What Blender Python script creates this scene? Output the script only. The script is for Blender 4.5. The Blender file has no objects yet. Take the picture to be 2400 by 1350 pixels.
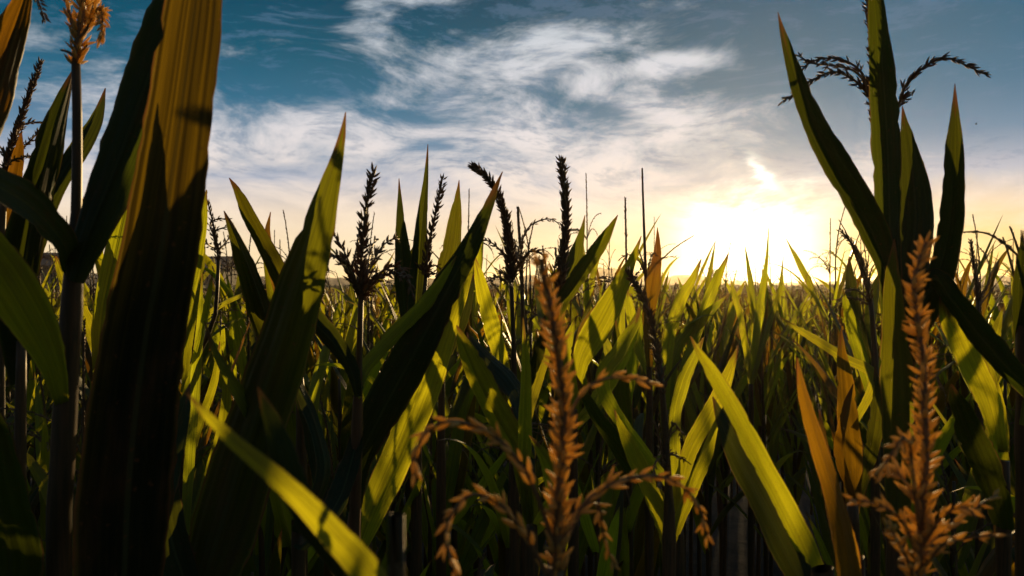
import bpy, math, random
import numpy as np
from mathutils import Vector, Quaternion, Matrix

random.seed(7); rng = np.random.default_rng(7)
scene = bpy.context.scene
C = scene.collection
R = math.radians

# ------------------------------------------------------------------ camera
W0, H0, F = 2400.0, 1350.0, 1848.0          # photo size and focal length in its pixels
CAM = np.array([0.0, 0.0, 1.95])
HORIZON = 667.0
PITCH = math.atan((HORIZON - H0 / 2) / F)     # + = camera looks up
cam_data = bpy.data.cameras.new('camera')
cam_data.sensor_width = 36.0
cam_data.lens = 36.0 * F / W0
cam_data.clip_start = 0.02; cam_data.clip_end = 20000
cam_data.dof.use_dof = True
cam_data.dof.focus_distance = 1.9
cam_data.dof.aperture_fstop = 10
cam = bpy.data.objects.new('camera', cam_data); C.objects.link(cam)
cam.location = CAM; cam.rotation_euler = (R(90) + PITCH, 0, 0)
scene.camera = cam
FW = np.array([0, math.cos(PITCH), math.sin(PITCH)]); UP = np.array([0, -math.sin(PITCH), math.cos(PITCH)]); RT = np.array([1.0, 0, 0])

def at(x, y, d):
    return CAM + d * (FW + RT * ((x - W0 / 2) / F) + UP * (-(y - H0 / 2) / F))

# ------------------------------------------------------------------ light
SUN_AZ = math.atan((1752 - 1200) / F)         # to the right of the view axis
SUN_EL = R(4.6)                               # lamp
GLOW_EL = (HORIZON - 560) / F / math.sqrt(1 + 0.09)
def lin(r, g, b):
    f = lambda c: (c / 255 / 12.92) if c <= 10 else ((c / 255 + 0.055) / 1.055) ** 2.4
    return (f(r), f(g), f(b), 1.0)

class NT:
    """tiny helper to write node trees"""
    def __init__(s, tree): s.t = tree; s.n = tree.nodes; s.l = tree.links
    def node(s, typ, **kw):
        n = s.n.new(typ)
        for k, v in kw.items(): setattr(n, k, v)
        return n
    def put(s, sock, v):
        if hasattr(v, 'is_output'): s.l.new(v, sock)
        else: sock.default_value = v
    def m(s, op, a, b=0.0, c=None, clamp=False):
        n = s.node('ShaderNodeMath', operation=op, use_clamp=clamp)
        s.put(n.inputs[0], a); s.put(n.inputs[1], b)
        if c is not None: s.put(n.inputs[2], c)
        return n.outputs[0]
    def mapr(s, v, a, b, c=0.0, d=1.0, smooth=True):
        n = s.node('ShaderNodeMapRange', interpolation_type='SMOOTHSTEP' if smooth else 'LINEAR')
        for i, q in enumerate((v, a, b, c, d)): s.put(n.inputs[i], q)
        return n.outputs[0]
    def mix(s, f, a, b, mode='MIX'):
        n = s.node('ShaderNodeMix', data_type='RGBA', blend_type=mode)
        n.clamp_factor = True
        s.put(n.inputs[0], f); s.put(n.inputs[6], a); s.put(n.inputs[7], b)
        return n.outputs[2]
    def ramp(s, v, stops, interp='LINEAR'):
        n = s.node('ShaderNodeValToRGB'); r = n.color_ramp; r.interpolation = interp
        while len(r.elements) < len(stops): r.elements.new(0.5)
        for e, (p, c) in zip(r.elements, stops): e.position = p; e.color = c
        s.put(n.inputs[0], v); return n.outputs[0]
    def noise(s, vec, scale, detail=4.0, rough=0.5, dist=0.0, lac=2.0):
        n = s.node('ShaderNodeTexNoise'); s.put(n.inputs['Vector'], vec)
        n.inputs['Scale'].default_value = scale; n.inputs['Detail'].default_value = detail
        n.inputs['Roughness'].default_value = rough; n.inputs['Distortion'].default_value = dist
        n.inputs['Lacunarity'].default_value = lac
        return n
    def gauss(s, uv, cx, cy, sx, sy, rot=0.0):
        """soft ellipse exp(-r2) round a sky direction; uv = (azimuth, elevation, 0)"""
        m = s.node('ShaderNodeMapping', vector_type='TEXTURE'); s.put(m.inputs[0], uv)
        m.inputs['Location'].default_value = (cx, cy, 0); m.inputs['Rotation'].default_value = (0, 0, rot); m.inputs['Scale'].default_value = (sx, sy, 1)
        d = s.node('ShaderNodeVectorMath', operation='DOT_PRODUCT'); s.put(d.inputs[0], m.outputs[0]); s.put(d.inputs[1], m.outputs[0])
        return s.m('POWER', 0.3679, d.outputs['Value'])

def build_world():
    w = bpy.data.worlds.new('World'); scene.world = w; w.use_nodes = True
    T = NT(w.node_tree); T.n.clear()
    tc = T.node('ShaderNodeTexCoord'); d = tc.outputs['Generated']
    sep = T.node('ShaderNodeSeparateXYZ'); T.put(sep.inputs[0], d)
    X, Y, Z = sep.outputs
    az = T.m('ARCTAN2', X, Y)
    el = T.m('ARCSINE', T.m('MAXIMUM', T.m('MINIMUM', Z, 1.0), -1.0))
    # distance to the sun
    sd = Vector((math.sin(SUN_AZ) * math.cos(GLOW_EL), math.cos(SUN_AZ) * math.cos(GLOW_EL), math.sin(GLOW_EL)))
    dp = T.node('ShaderNodeVectorMath', operation='DOT_PRODUCT'); T.put(dp.inputs[0], d); dp.inputs[1].default_value = sd
    ang = T.m('ARCCOSINE', T.m('MINIMUM', dp.outputs['Value'], 1.0))
    # physical sky, kept as the base tone
    sky = T.node('ShaderNodeTexSky', sky_type='NISHITA'); sky.sun_disc = False
    sky.sun_elevation = SUN_EL; sky.sun_rotation = SUN_AZ; sky.air_density = 1.0; sky.dust_density = 0.6; sky.ozone_density = 2.0
    base = T.ramp(T.m('DIVIDE', el, 1.2), [
        (0.0, lin(242, 210, 150)), (0.035, lin(244, 216, 172)), (0.072, lin(234, 214, 192)), (0.106, lin(182, 186, 200)),
        (0.142, lin(106, 140, 168)), (0.185, lin(44, 106, 136)), (0.235, lin(6, 84, 110)), (0.30, lin(0, 64, 90)), (0.55, lin(0, 48, 76)), (1.0, lin(2, 40, 68))])
    # bluer and paler to the right of the frame, deeper teal on the left
    side = T.mapr(az, -0.05, 0.5)
    base = T.mix(T.m('MULTIPLY', side, T.mapr(el, 0.1, 0.2, 0.0, 0.4)), base, lin(66, 118, 152))
    phys = T.mix(1.0, sky.outputs[0], (0.05, 0.05, 0.05, 1), 'MULTIPLY')
    base = T.mix(0.04, base, phys)
    uv = T.node('ShaderNodeCombineXYZ'); T.put(uv.inputs[0], az); T.put(uv.inputs[1], el); uv = uv.outputs[0]
    # ---- cirrus
    mp = T.node('ShaderNodeMapping'); T.put(mp.inputs[0], d)
    mp.inputs['Rotation'].default_value = (0, R(-11), 0); mp.inputs['Scale'].default_value = (2.5, 2.5, 6.0)
    w1 = T.noise(mp.outputs[0], 1.7, 1, 0.5)
    vm = T.node('ShaderNodeVectorMath', operation='MULTIPLY_ADD')
    T.put(vm.inputs[0], w1.outputs['Color']); vm.inputs[1].default_value = (0.38, 0.38, 0.5); T.put(vm.inputs[2], mp.outputs[0])
    n1 = T.noise(vm.outputs[0], 3.2, 8, 0.62, 0.12).outputs[0]
    mp2 = T.node('ShaderNodeMapping'); T.put(mp2.inputs[0], vm.outputs[0]); mp2.inputs['Scale'].default_value = (1.0, 1.0, 1.7); mp2.inputs['Rotation'].default_value = (0, R(-14), 0)
    n2 = T.noise(mp2.outputs[0], 8.0, 6, 0.66, 0.1).outputs[0]
    pa = lambda x: (x - 1200) / F
    pe = lambda y: (HORIZON - y) / F
    cov = T.m('MULTIPLY', T.mapr(el, 0.24, 0.05), 0.42)
    for cx, cy, sx, sy, rot, amp in [
            (560, 330, 380, 95, -0.14, 0.34), (1290, 225, 300, 90, -0.1, 0.44), (1340, 115, 230, 38, -0.10, 0.34), (880, 80, 70, 85, 0.9, 0.38),
            (1040, 120, 110, 70, -0.5, 0.30), (1560, 172, 130, 24, -0.12, 0.46), (1660, 280, 250, 55, -0.25, 0.30), (560, 200, 160, 40, -0.35, 0.22),
            (1000, 15, 260, 26, 0.0, 0.16), (200, 230, 240, 50, -0.1, 0.22), (1250, 380, 500, 70, 0, 0.22),
            (730, 190, 150, 46, -0.1, -0.34), (1290, 40, 170, 34, -0.1, -0.18), (2180, 190, 400, 230, 0, -0.46), (420, 70, 330, 80, 0, -0.36),
            (1390, 262, 100, 22, 0.25, -0.30), (960, 285, 140, 20, 0.1, -0.22), (640, 425, 260, 16, -0.08, -0.20), (1010, 345, 60, 14, 0, -0.25), (2400, 420, 60, 50, 0, 0.35)]:
        cov = T.m('MULTIPLY_ADD', T.gauss(uv, pa(cx), pe(cy), sx / F, sy / F, -rot), amp, cov)
    nn = T.m('MULTIPLY_ADD', n1, 1.5, T.m('MULTIPLY', n2, 0.42))
    dens = T.m('ADD', cov, T.m('SUBTRACT', nn, 0.93))
    dens = T.m('MULTIPLY_ADD', T.mapr(el, 0.45, 0.9), 0.25, dens)
    dens = T.mapr(dens, 0.06, 0.66)
    ccol = T.ramp(T.m('DIVIDE', el, 0.5), [(0.0, lin(250, 222, 168)), (0.10, lin(248, 226, 188)), (0.20, lin(244, 226, 208)), (0.32, lin(236, 226, 222)), (0.45, lin(230, 226, 230)), (0.66, lin(206, 214, 222)), (1.0, lin(170, 186, 200))])
    col = T.mix(T.m('MULTIPLY', dens, 0.88), base, ccol)
    # thinner streaks inside the veil let the blue through
    col = T.mix(T.m('MULTIPLY', T.m('MULTIPLY', T.mapr(n2, 0.50, 0.36), T.mapr(el, 0.09, 0.15)), 0.34), col, lin(96, 126, 156))
    # ---- aureole of the low sun behind thin cloud
    warm = T.m('MULTIPLY', T.mapr(az, -0.15, 0.45), T.mapr(T.m('MULTIPLY_ADD', T.m('SUBTRACT', n1, 0.5), 0.10, el), 0.115, 0.0, 0.0, 0.9))
    col = T.mix(warm, col, lin(246, 196, 84))
    halo = T.m('EXPONENT', T.m('MULTIPLY', ang, -1 / 0.065))
    col = T.mix(T.m('MULTIPLY', halo, 0.42), col, lin(255, 232, 168))
    du = T.m('DIVIDE', T.m('SUBTRACT', az, SUN_AZ), 0.074)
    dv = T.m('DIVIDE', T.m('SUBTRACT', el, 0.044), T.m('ADD', 0.050, T.m('MULTIPLY', T.m('SUBTRACT', n2, 0.5), 0.10)))
    e4 = T.m('ADD', T.m('POWER', T.m('ABSOLUTE', du), 2.6), T.m('POWER', T.m('ABSOLUTE', dv), 3.2))
    core = T.m('EXPONENT', T.m('MULTIPLY', e4, -1.0))
    # bright wisp above the sun
    wx = T.m('MULTIPLY', T.m('SUBTRACT', n2, 0.5), 0.05)
    uvw = T.node('ShaderNodeCombineXYZ'); T.put(uvw.inputs[0], T.m('ADD', az, wx)); T.put(uvw.inputs[1], el); uvw = uvw.outputs[0]
    wis = T.m('MULTIPLY', T.gauss(uvw, pa(1772), pe(422), 46 / F, 11 / F, -0.85), 0.8)
    glow = T.m('ADD', T.m('MULTIPLY', core, 2.0), T.m('MULTIPLY', wis, 1.1))
    gcol = T.node('ShaderNodeVectorMath', operation='SCALE'); gcol.inputs[0].default_value = (1.0, 0.93, 0.72); T.put(gcol.inputs['Scale'], glow)
    col = T.mix(1.0, col, gcol.outputs[0], 'ADD')
    # the sky opposite the sunset is dim and blue
    col = T.mix(T.mapr(ang, 1.0, 1.9, 0.0, 0.85), col, lin(34, 62, 92))
    # below the horizon: plain earth tone
    col = T.mix(T.mapr(el, -0.01, -0.05), col, lin(52, 50, 30))
    bg = T.node('ShaderNodeBackground'); T.put(bg.inputs[0], col); bg.inputs[1].default_value = 0.73
    out = T.node('ShaderNodeOutputWorld'); T.l.new(bg.outputs[0], out.inputs[0])
build_world()

sun_data = bpy.data.lights.new('sun', 'SUN'); sun_data.energy = 5.0; sun_data.angle = R(0.6); sun_data.color = (1.0, 0.68, 0.30)
sun = bpy.data.objects.new('sun', sun_data); C.objects.link(sun)
sv = Vector((math.sin(SUN_AZ) * math.cos(SUN_EL), math.cos(SUN_AZ) * math.cos(SUN_EL), math.sin(SUN_EL)))
sun.rotation_euler = sv.to_track_quat('Z', 'Y').to_euler(); sun.location = (6, 20, 8)

vs = scene.view_settings
vs.view_transform = 'Standard'; vs.look = 'None'; vs.exposure = 0.5; vs.gamma = 1.0; vs.use_curve_mapping = False
scene.cycles.max_bounces = 5; scene.cycles.diffuse_bounces = 2; scene.cycles.transmission_bounces = 4
scene.cycles.transparent_max_bounces = 8; scene.cycles.volume_bounces = 0
scene.cycles.sample_clamp_indirect = 4.0

# ------------------------------------------------------------------ materials
MATS = {}
def leaf_material(name, dark, pale, edge, glow, trans=0.5, edge_amt=1.0, tip=0.90, streak_amt=0.35):
    m = bpy.data.materials.new(name); m.use_nodes = True; T = NT(m.node_tree); T.n.clear()
    uv = T.node('ShaderNodeUVMap'); uv.uv_map = 'UVMap'
    sp = T.node('ShaderNodeSeparateXYZ'); T.put(sp.inputs[0], uv.outputs[0]); u, v = sp.outputs[0], sp.outputs[1]
    oi = T.node('ShaderNodeObjectInfo'); rnd = oi.outputs['Random']
    geo = T.node('ShaderNodeNewGeometry')
    # long veins run along the blade
    cm = T.node('ShaderNodeCombineXYZ'); T.put(cm.inputs[0], T.m('MULTIPLY', u, 46.0)); T.put(cm.inputs[1], T.m('MULTIPLY', v, 1.4)); T.put(cm.inputs[2], T.m('MULTIPLY', rnd, 50.0))
    vein = T.noise(cm.outputs[0], 1.0, 3, 0.6).outputs[0]
    cb = T.node('ShaderNodeCombineXYZ'); T.put(cb.inputs[0], T.m('MULTIPLY', u, 3.0)); T.put(cb.inputs[1], T.m('MULTIPLY', v, 7.0)); T.put(cb.inputs[2], T.m('MULTIPLY', rnd, 91.0))
    blot = T.noise(cb.outputs[0], 1.0, 6, 0.62).outputs[0]
    col = T.mix(T.mapr(vein, 0.32, 0.68), dark, pale)
    col = T.mix(T.m('MULTIPLY', T.mapr(blot, 0.45, 0.75), 0.35), col, edge)
    # pale midrib, dry rim and tip
    ed = T.m('ABSOLUTE', T.m('SUBTRACT', u, 0.5))
    rib = T.mapr(ed, 0.045, 0.02)
    col = T.mix(T.m('MULTIPLY', rib, 0.35), col, (0.16, 0.17, 0.05, 1))
    rimn = T.m('ADD', ed, T.m('MULTIPLY', T.m('SUBTRACT', blot, 0.5), 0.10))
    tipn = T.m('ADD', v, T.m('MULTIPLY', T.m('SUBTRACT', blot, 0.5), 0.35))
    dry = T.m('MAXIMUM', T.m('MULTIPLY', T.mapr(rimn, 0.462, 0.497), 0.8), T.mapr(tipn, tip, min(0.99, tip + 0.25)))
    dry = T.m('MULTIPLY', dry, edge_amt, clamp=True)
    col = T.mix(dry, col, edge)
    tcol = T.mix(T.mapr(vein, 0.3, 0.7), glow, tuple(min(1, c * 0.72) for c in glow[:3]) + (1,))
    tcol = T.mix(T.m('MULTIPLY', rib, 0.55), tcol, tuple(c * 0.45 for c in glow[:3]) + (1,))
    tcol = T.mix(T.m('MULTIPLY', T.mapr(blot, 0.5, 0.72), 0.45), tcol, tuple(c * 0.5 for c in glow[:3]) + (1,))
    cs = T.node('ShaderNodeCombineXYZ'); T.put(cs.inputs[0], T.m('MULTIPLY', u, 9.0)); T.put(cs.inputs[1], T.m('MULTIPLY', v, 70.0)); T.put(cs.inputs[2], T.m('MULTIPLY', rnd, 37.0))
    spot = T.mapr(T.noise(cs.outputs[0], 1.0, 2, 0.5).outputs[0], 0.66, 0.74)
    col = T.mix(T.m('MULTIPLY', spot, 0.7), col, edge)
    tcol = T.mix(T.m('MULTIPLY', spot, 0.6), tcol, tuple(c * 0.35 for c in glow[:3]) + (1,))
    marg = T.m('MULTIPLY', T.mapr(ed, 0.445, 0.46), T.mapr(ed, 0.485, 0.47))  # pale margin brightened, sunlit edge put into the transmitted colour
    tcol = T.mix(T.m('MULTIPLY', marg, 0.7), tcol, tuple(min(.85, c * 1.7 + .02) for c in glow[:3]) + (1,))
    tcol = T.mix(dry, tcol, edge)
    ck = T.node('ShaderNodeCombineXYZ'); T.put(ck.inputs[0], T.m('MULTIPLY', u, 15.0)); T.put(ck.inputs[1], T.m('MULTIPLY', v, 1.1)); T.put(ck.inputs[2], T.m('MULTIPLY', rnd, 23.0))
    streak = T.mapr(T.noise(ck.outputs[0], 1.0, 3, 0.6).outputs[0], 0.40, 0.62)
    tcol = T.mix(T.m('MULTIPLY', streak, streak_amt), tcol, tuple(c * 0.28 for c in glow[:3]) + (1,))
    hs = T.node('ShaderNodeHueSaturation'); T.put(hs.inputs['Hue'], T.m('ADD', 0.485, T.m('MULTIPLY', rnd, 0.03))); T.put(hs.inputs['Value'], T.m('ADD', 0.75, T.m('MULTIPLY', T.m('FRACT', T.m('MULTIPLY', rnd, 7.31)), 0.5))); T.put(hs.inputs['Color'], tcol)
    bp = T.node('ShaderNodeBump'); bp.inputs['Strength'].default_value = 0.25; bp.inputs['Distance'].default_value = 0.002
    T.put(bp.inputs['Height'], T.m('ADD', vein, T.m('MULTIPLY', rib, 1.5)))
    p = T.node('ShaderNodeBsdfPrincipled'); T.put(p.inputs['Base Color'], col); p.inputs['Specular IOR Level'].default_value = 0.18
    T.put(p.inputs['Roughness'], T.mapr(blot, 0.3, 0.7, 0.42, 0.62)); T.put(p.inputs['Normal'], bp.outputs[0])
    tr = T.node('ShaderNodeBsdfTranslucent'); T.put(tr.inputs[0], hs.outputs[0]); T.put(tr.inputs['Normal'], bp.outputs[0])
    mx = T.node('ShaderNodeMixShader'); mx.inputs[0].default_value = trans; T.l.new(p.outputs[0], mx.inputs[1]); T.l.new(tr.outputs[0], mx.inputs[2])
    o = T.node('ShaderNodeOutputMaterial'); T.l.new(mx.outputs[0], o.inputs[0])
    MATS[name] = m
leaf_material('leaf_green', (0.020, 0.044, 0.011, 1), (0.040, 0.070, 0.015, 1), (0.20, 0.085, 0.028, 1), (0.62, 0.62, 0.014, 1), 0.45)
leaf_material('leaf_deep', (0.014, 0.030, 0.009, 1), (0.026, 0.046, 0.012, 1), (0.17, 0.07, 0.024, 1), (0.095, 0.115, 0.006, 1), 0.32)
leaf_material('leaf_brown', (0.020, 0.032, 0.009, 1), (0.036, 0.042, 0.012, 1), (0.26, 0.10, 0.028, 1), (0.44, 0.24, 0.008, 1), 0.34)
leaf_material('leaf_amber', (0.012, 0.020, 0.006, 1), (0.024, 0.028, 0.008, 1), (0.26, 0.10, 0.028, 1), (0.19, 0.115, 0.005, 1), 0.32, streak_amt=0.9)
leaf_material('leaf_olive', (0.014, 0.028, 0.008, 1), (0.026, 0.042, 0.011, 1), (0.22, 0.085, 0.026, 1), (0.23, 0.23, 0.008, 1), 0.34)
leaf_material('leaf_flare_red', (0.045, 0.040, 0.010, 1), (0.09, 0.055, 0.014, 1), (0.24, 0.085, 0.022, 1), (0.42, 0.19, 0.008, 1), 0.38, 1.0, 0.55)  # red cast of the sun flare put into the leaf colour

def stem_material(name, a, b, trans, rough=0.5, scale=(60, 60, 4)):
    m = bpy.data.materials.new(name); m.use_nodes = True; T = NT(m.node_tree); T.n.clear()
    tc = T.node('ShaderNodeTexCoord'); mp = T.node('ShaderNodeMapping'); T.put(mp.inputs[0], tc.outputs['Object']); mp.inputs['Scale'].default_value = scale
    n = T.noise(mp.outputs[0], 4.0, 5, 0.6).outputs[0]
    oi = T.node('ShaderNodeObjectInfo')
    f = T.m('ADD', T.mapr(n, 0.3, 0.7), T.m('MULTIPLY', T.m('SUBTRACT', oi.outputs['Random'], 0.5), 0.6), clamp=True)
    col = T.mix(f, a, b)
    bp = T.node('ShaderNodeBump'); bp.inputs['Strength'].default_value = 0.3; bp.inputs['Distance'].default_value = 0.001; T.put(bp.inputs['Height'], n)
    p = T.node('ShaderNodeBsdfPrincipled'); T.put(p.inputs['Base Color'], col); p.inputs['Roughness'].default_value = rough; p.inputs['Specular IOR Level'].default_value = 0.3
    T.put(p.inputs['Normal'], bp.outputs[0])
    tr = T.node('ShaderNodeBsdfTranslucent'); T.put(tr.inputs[0], col)
    mx = T.node('ShaderNodeMixShader'); mx.inputs[0].default_value = trans; T.l.new(p.outputs[0], mx.inputs[1]); T.l.new(tr.outputs[0], mx.inputs[2])
    o = T.node('ShaderNodeOutputMaterial'); T.l.new(mx.outputs[0], o.inputs[0]); MATS[name] = m
stem_material('stalk', (0.08, 0.055, 0.016, 1), (0.17, 0.085, 0.026, 1), 0.15, 0.5)
stem_material('rachis', (0.16, 0.10, 0.035, 1), (0.26, 0.15, 0.05, 1), 0.15, 0.55)
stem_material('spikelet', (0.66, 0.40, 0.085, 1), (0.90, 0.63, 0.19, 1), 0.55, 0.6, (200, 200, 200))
stem_material('spikelet_dark', (0.15, 0.085, 0.035, 1), (0.27, 0.15, 0.055, 1), 0.32, 0.6, (200, 200, 200))

# ------------------------------------------------------------------ mesh helpers
class MB:
    """collects vertices, faces and uvs into one mesh"""
    def __init__(s): s.v = []; s.f = []; s.uv = []; s.n = 0
    def add(s, verts, faces, uv=None):
        verts = np.asarray(verts, float)
        s.v.append(verts); s.f += [tuple(i + s.n for i in q) for q in faces]
        s.uv.append(np.asarray(uv, float) if uv is not None else np.zeros((len(verts), 2)))
        s.n += len(verts)
    def arrays(s): return np.concatenate(s.v), s.f, np.concatenate(s.uv)
    def mesh(s, name, mat, origin=None, smooth=True):
        v, f, uv = s.arrays()
        if origin is not None: v = v - np.asarray(origin)
        me = bpy.data.meshes.new(name); me.from_pydata(v.tolist(), [], f); me.materials.append(MATS[mat] if isinstance(mat, str) else mat)
        l = me.uv_layers.new(name='UVMap'); li = np.empty(len(me.loops), np.int32); me.loops.foreach_get('vertex_index', li)
        l.data.foreach_set('uv', uv[li].astype(np.float32).ravel())
        if smooth: me.polygons.foreach_set('use_smooth', [True] * len(me.polygons))
        me.update(); return me

def link(name, me, parent=None, loc=None):
    o = bpy.data.objects.new(name, me); C.objects.link(o); o.parent = parent
    if loc is not None: o.location = loc
    return o
def empty(name, loc):
    o = bpy.data.objects.new(name, None); C.objects.link(o); o.location = loc; o.empty_display_size = 0.05; return o
def tag(o, label=None, cat=None, group=None, kind=None):
    for k, v in (('label', label), ('category', cat), ('group', group), ('kind', kind)):
        if v: o[k] = v
    return o

def catmull(P, n):
    """resample control points (any dimension) to n samples, even in arc length of the first columns"""
    P = np.asarray(P, float)
    if len(P) == 2:
        t = np.linspace(0, 1, n)[:, None]; return P[0] * (1 - t) + P[1] * t
    Q = np.vstack([2 * P[0] - P[1], P, 2 * P[-1] - P[-2]]); out = []
    for i in range(len(P) - 1):
        a, b, c, d = Q[i:i + 4]; t = np.linspace(0, 1, 24, endpoint=False)[:, None]
        out.append(0.5 * ((2 * b) + (c - a) * t + (2 * a - 5 * b + 4 * c - d) * t ** 2 + (3 * b - a - 3 * c + d) * t ** 3))
    D = np.vstack(out + [P[-1:]])
    k = min(3, P.shape[1]) if P.shape[1] != 4 else 2
    s = np.concatenate([[0], np.cumsum(np.linalg.norm(np.diff(D[:, :k], axis=0), axis=1))]); q = np.linspace(0, s[-1], n)
    return np.stack([np.interp(q, s, D[:, j]) for j in range(P.shape[1])], 1)
def unit(a): return a / np.maximum(np.linalg.norm(a, axis=-1, keepdims=True), 1e-9)
def tangents(P): return unit(np.gradient(P, axis=0))

def tube(mb, P, r, sides=8, cap=True):
    P = np.asarray(P, float); r = np.broadcast_to(r, len(P)); T = tangents(P)
    ref = np.array([0.3, 0.9, 0.1]) if abs(T[0][1]) < 0.8 else np.array([0.9, 0.1, 0.3])
    A = unit(np.cross(T, ref)); B = np.cross(T, A); a = np.arange(sides) * 2 * math.pi / sides
    V = (P[:, None] + (A[:, None] * np.cos(a)[None, :, None] + B[:, None] * np.sin(a)[None, :, None]) * r[:, None, None]).reshape(-1, 3)
    f = [(i * sides + j, i * sides + (j + 1) % sides, (i + 1) * sides + (j + 1) % sides, (i + 1) * sides + j) for i in range(len(P) - 1) for j in range(sides)]
    if cap: f += [tuple(range(sides))[::-1], tuple(range((len(P) - 1) * sides, len(P) * sides))]
    mb.add(V, f)

def blade(mb, P, half, S, N, fold=0.25, ruffle=0.05, across=(-1, -.62, -.28, 0, .28, .62, 1), seed=0, cup=0.0):
    """a maize leaf blade: V-folded along its midrib, with a wavy rim"""
    rr = random.Random(seed); nr = np.random.default_rng(seed); n, k = len(P), len(across); ac = np.array(across)
    L = np.concatenate([[0], np.cumsum(np.linalg.norm(np.diff(P, axis=0), axis=1))]); v = L / L[-1]
    ph = [rr.uniform(0, 6.28) for _ in range(4)]; fr = [rr.uniform(14, 24), rr.uniform(14, 24), rr.uniform(30, 46), rr.uniform(30, 46)]
    env = np.clip(np.sin(np.clip(v, 0, 1) * math.pi) * 1.3, 0, 1)
    V = np.zeros((n, k, 3)); U = np.zeros((n, k, 2))
    for j, s in enumerate(ac):
        i0 = 0 if s < 0 else 1
        wave = (np.sin(v * fr[i0] + ph[i0]) + 0.45 * np.sin(v * fr[i0 + 2] + ph[i0 + 2])) * env * ruffle * abs(s) ** 2
        wid = 1 + 0.05 * np.sin(v * fr[i0] * 0.6 + ph[i0 + 2]) * abs(s)
        if abs(s) == 1 and n > 20: wid = wid + nr.normal(0, .022, n) - .16 * (nr.random(n) < .035)
        up = fold * abs(s) - cup * s * s + wave - (0.06 if s == 0 else 0) + (0.05 * math.cos(j * 2.2 + seed) if k > 9 else 0)
        V[:, j] = P + S * (half * s * wid)[:, None] + N * (half * up)[:, None]
        U[:, j, 0] = 0.5 + 0.5 * s; U[:, j, 1] = v
    f = [(i * k + j, i * k + j + 1, (i + 1) * k + j + 1, (i + 1) * k + j) for i in range(n - 1) for j in range(k - 1)]
    mb.add(V.reshape(-1, 3), f, U.reshape(-1, 2))

# --- spikelet meshes (shared)
def spikelet_mesh(name, mat, sides=6, open_=False, girth=1.0):
    mb = MB()
    def husk(bend, dx, rmul=1.0):
        z = np.array([0, .12, .38, .7, 1.0]); r = np.array([.04, .105, .14, .095, .01]) * rmul * girth
        P = np.stack([dx * z + bend * z * z, 0 * z, z], 1); tube(mb, P, r, sides)
    if open_: husk(-0.10, -0.12, 0.8); husk(0.14, 0.16, 0.72)
    else: husk(0.05, 0.0)
    return mb.mesh(name, mat)
SPK = [spikelet_mesh('spikelet_closed', 'spikelet'), spikelet_mesh('spikelet_open', 'spikelet', 5, True)]
SPK_DARK = [spikelet_mesh('spikelet_closed', 'spikelet_dark', girth=1.05), spikelet_mesh('spikelet_open', 'spikelet_dark', 5, True, 1.0)]  # darker copy, silhouette shade put into the colour of skyline spikelets
LOWV, LOWF = np.array([[.0, 0, 0], [.15, 0, .42], [-.08, .13, .42], [-.08, -.13, .42], [0.05, 0, 1]]), [(0, 2, 1), (0, 3, 2), (0, 1, 3), (1, 2, 4), (2, 3, 4), (3, 1, 4)]

def frame_from(z, x):
    z = unit(np.asarray(z)); x = unit(x - z * np.dot(x, z)); return np.stack([x, np.cross(z, x), z], 1)

def spikelets_along(P, length, step, whorl, spread, rr, jitter=0.4, start=0.0, taper=0.25, drop=0.0, rad0=0.0, rad1=0.0):
    """placements (position, 3x3 frame, length) of the spikelets that clothe one tassel branch"""
    L = np.concatenate([[0], np.cumsum(np.linalg.norm(np.diff(P, axis=0), axis=1))]); T = tangents(P); out = []
    s = L[-1] * start; k = 0
    ref = np.array([0.21, 0.3, 0.93])
    while s < L[-1]:
        p = np.array([np.interp(s, L, P[:, j]) for j in range(3)]); t = unit(np.array([np.interp(s, L, T[:, j]) for j in range(3)]))
        a = np.cross(t, ref); a = a / max(np.linalg.norm(a), 1e-6); b = np.cross(t, a)
        for q in range(whorl):
            if rr.random() < drop: continue
            th = 2 * math.pi * q / whorl + k * 1.9 + rr.uniform(-.5, .5)
            rad = a * math.cos(th) + b * math.sin(th); sp = spread * rr.uniform(1 - jitter, 1 + jitter * 1.6)
            dirv = t * math.cos(sp) + rad * math.sin(sp)
            ll = length * rr.uniform(0.78, 1.15) * (1 - taper * s / L[-1])
            out.append((p + t * rr.uniform(-.3, .3) * step + rad * .8 * (rad0 + (rad1 - rad0) * s / L[-1]), frame_from(dirv, -rad), ll))
        s += step * rr.uniform(0.75, 1.25); k += 1
    return out

def make_tassel(parent, root, branches, single, rr, name='tassel'):
    """branches: (points, r0, r1, spikelet length, step, whorl, spread, start); single = every spikelet an object"""
    base = branches[0][0][0]; mb = MB(); places = []
    for i, (P, r0, r1, ln, st, wh, spd, s0) in enumerate(branches):
        tube(mb, P, np.linspace(r0, r1, len(P)), 6 if single else 4)
        places += spikelets_along(P, ln, st, wh, spd, rr, start=s0, rad0=r0, rad1=r1)
    t = link(name, mb.mesh(name, 'rachis', base), parent, base - root)
    if single:
        for p, fr, ll in places:
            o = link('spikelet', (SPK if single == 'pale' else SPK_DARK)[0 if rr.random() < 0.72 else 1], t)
            o.matrix_local = Matrix.Translation(Vector(p - base)) @ (Matrix(fr.tolist()).to_4x4()) @ Matrix.Diagonal((ll, ll * rr.uniform(.8, 1.2), ll, 1))
    else:
        sb = MB()
        for p, fr, ll in places: sb.add((LOWV * ll) @ fr.T + p, LOWF)
        s = link('spikelets', sb.mesh('spikelets', 'spikelet_dark', base, smooth=False), t); tag(s, kind='stuff')
    return t, len(places)

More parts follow.
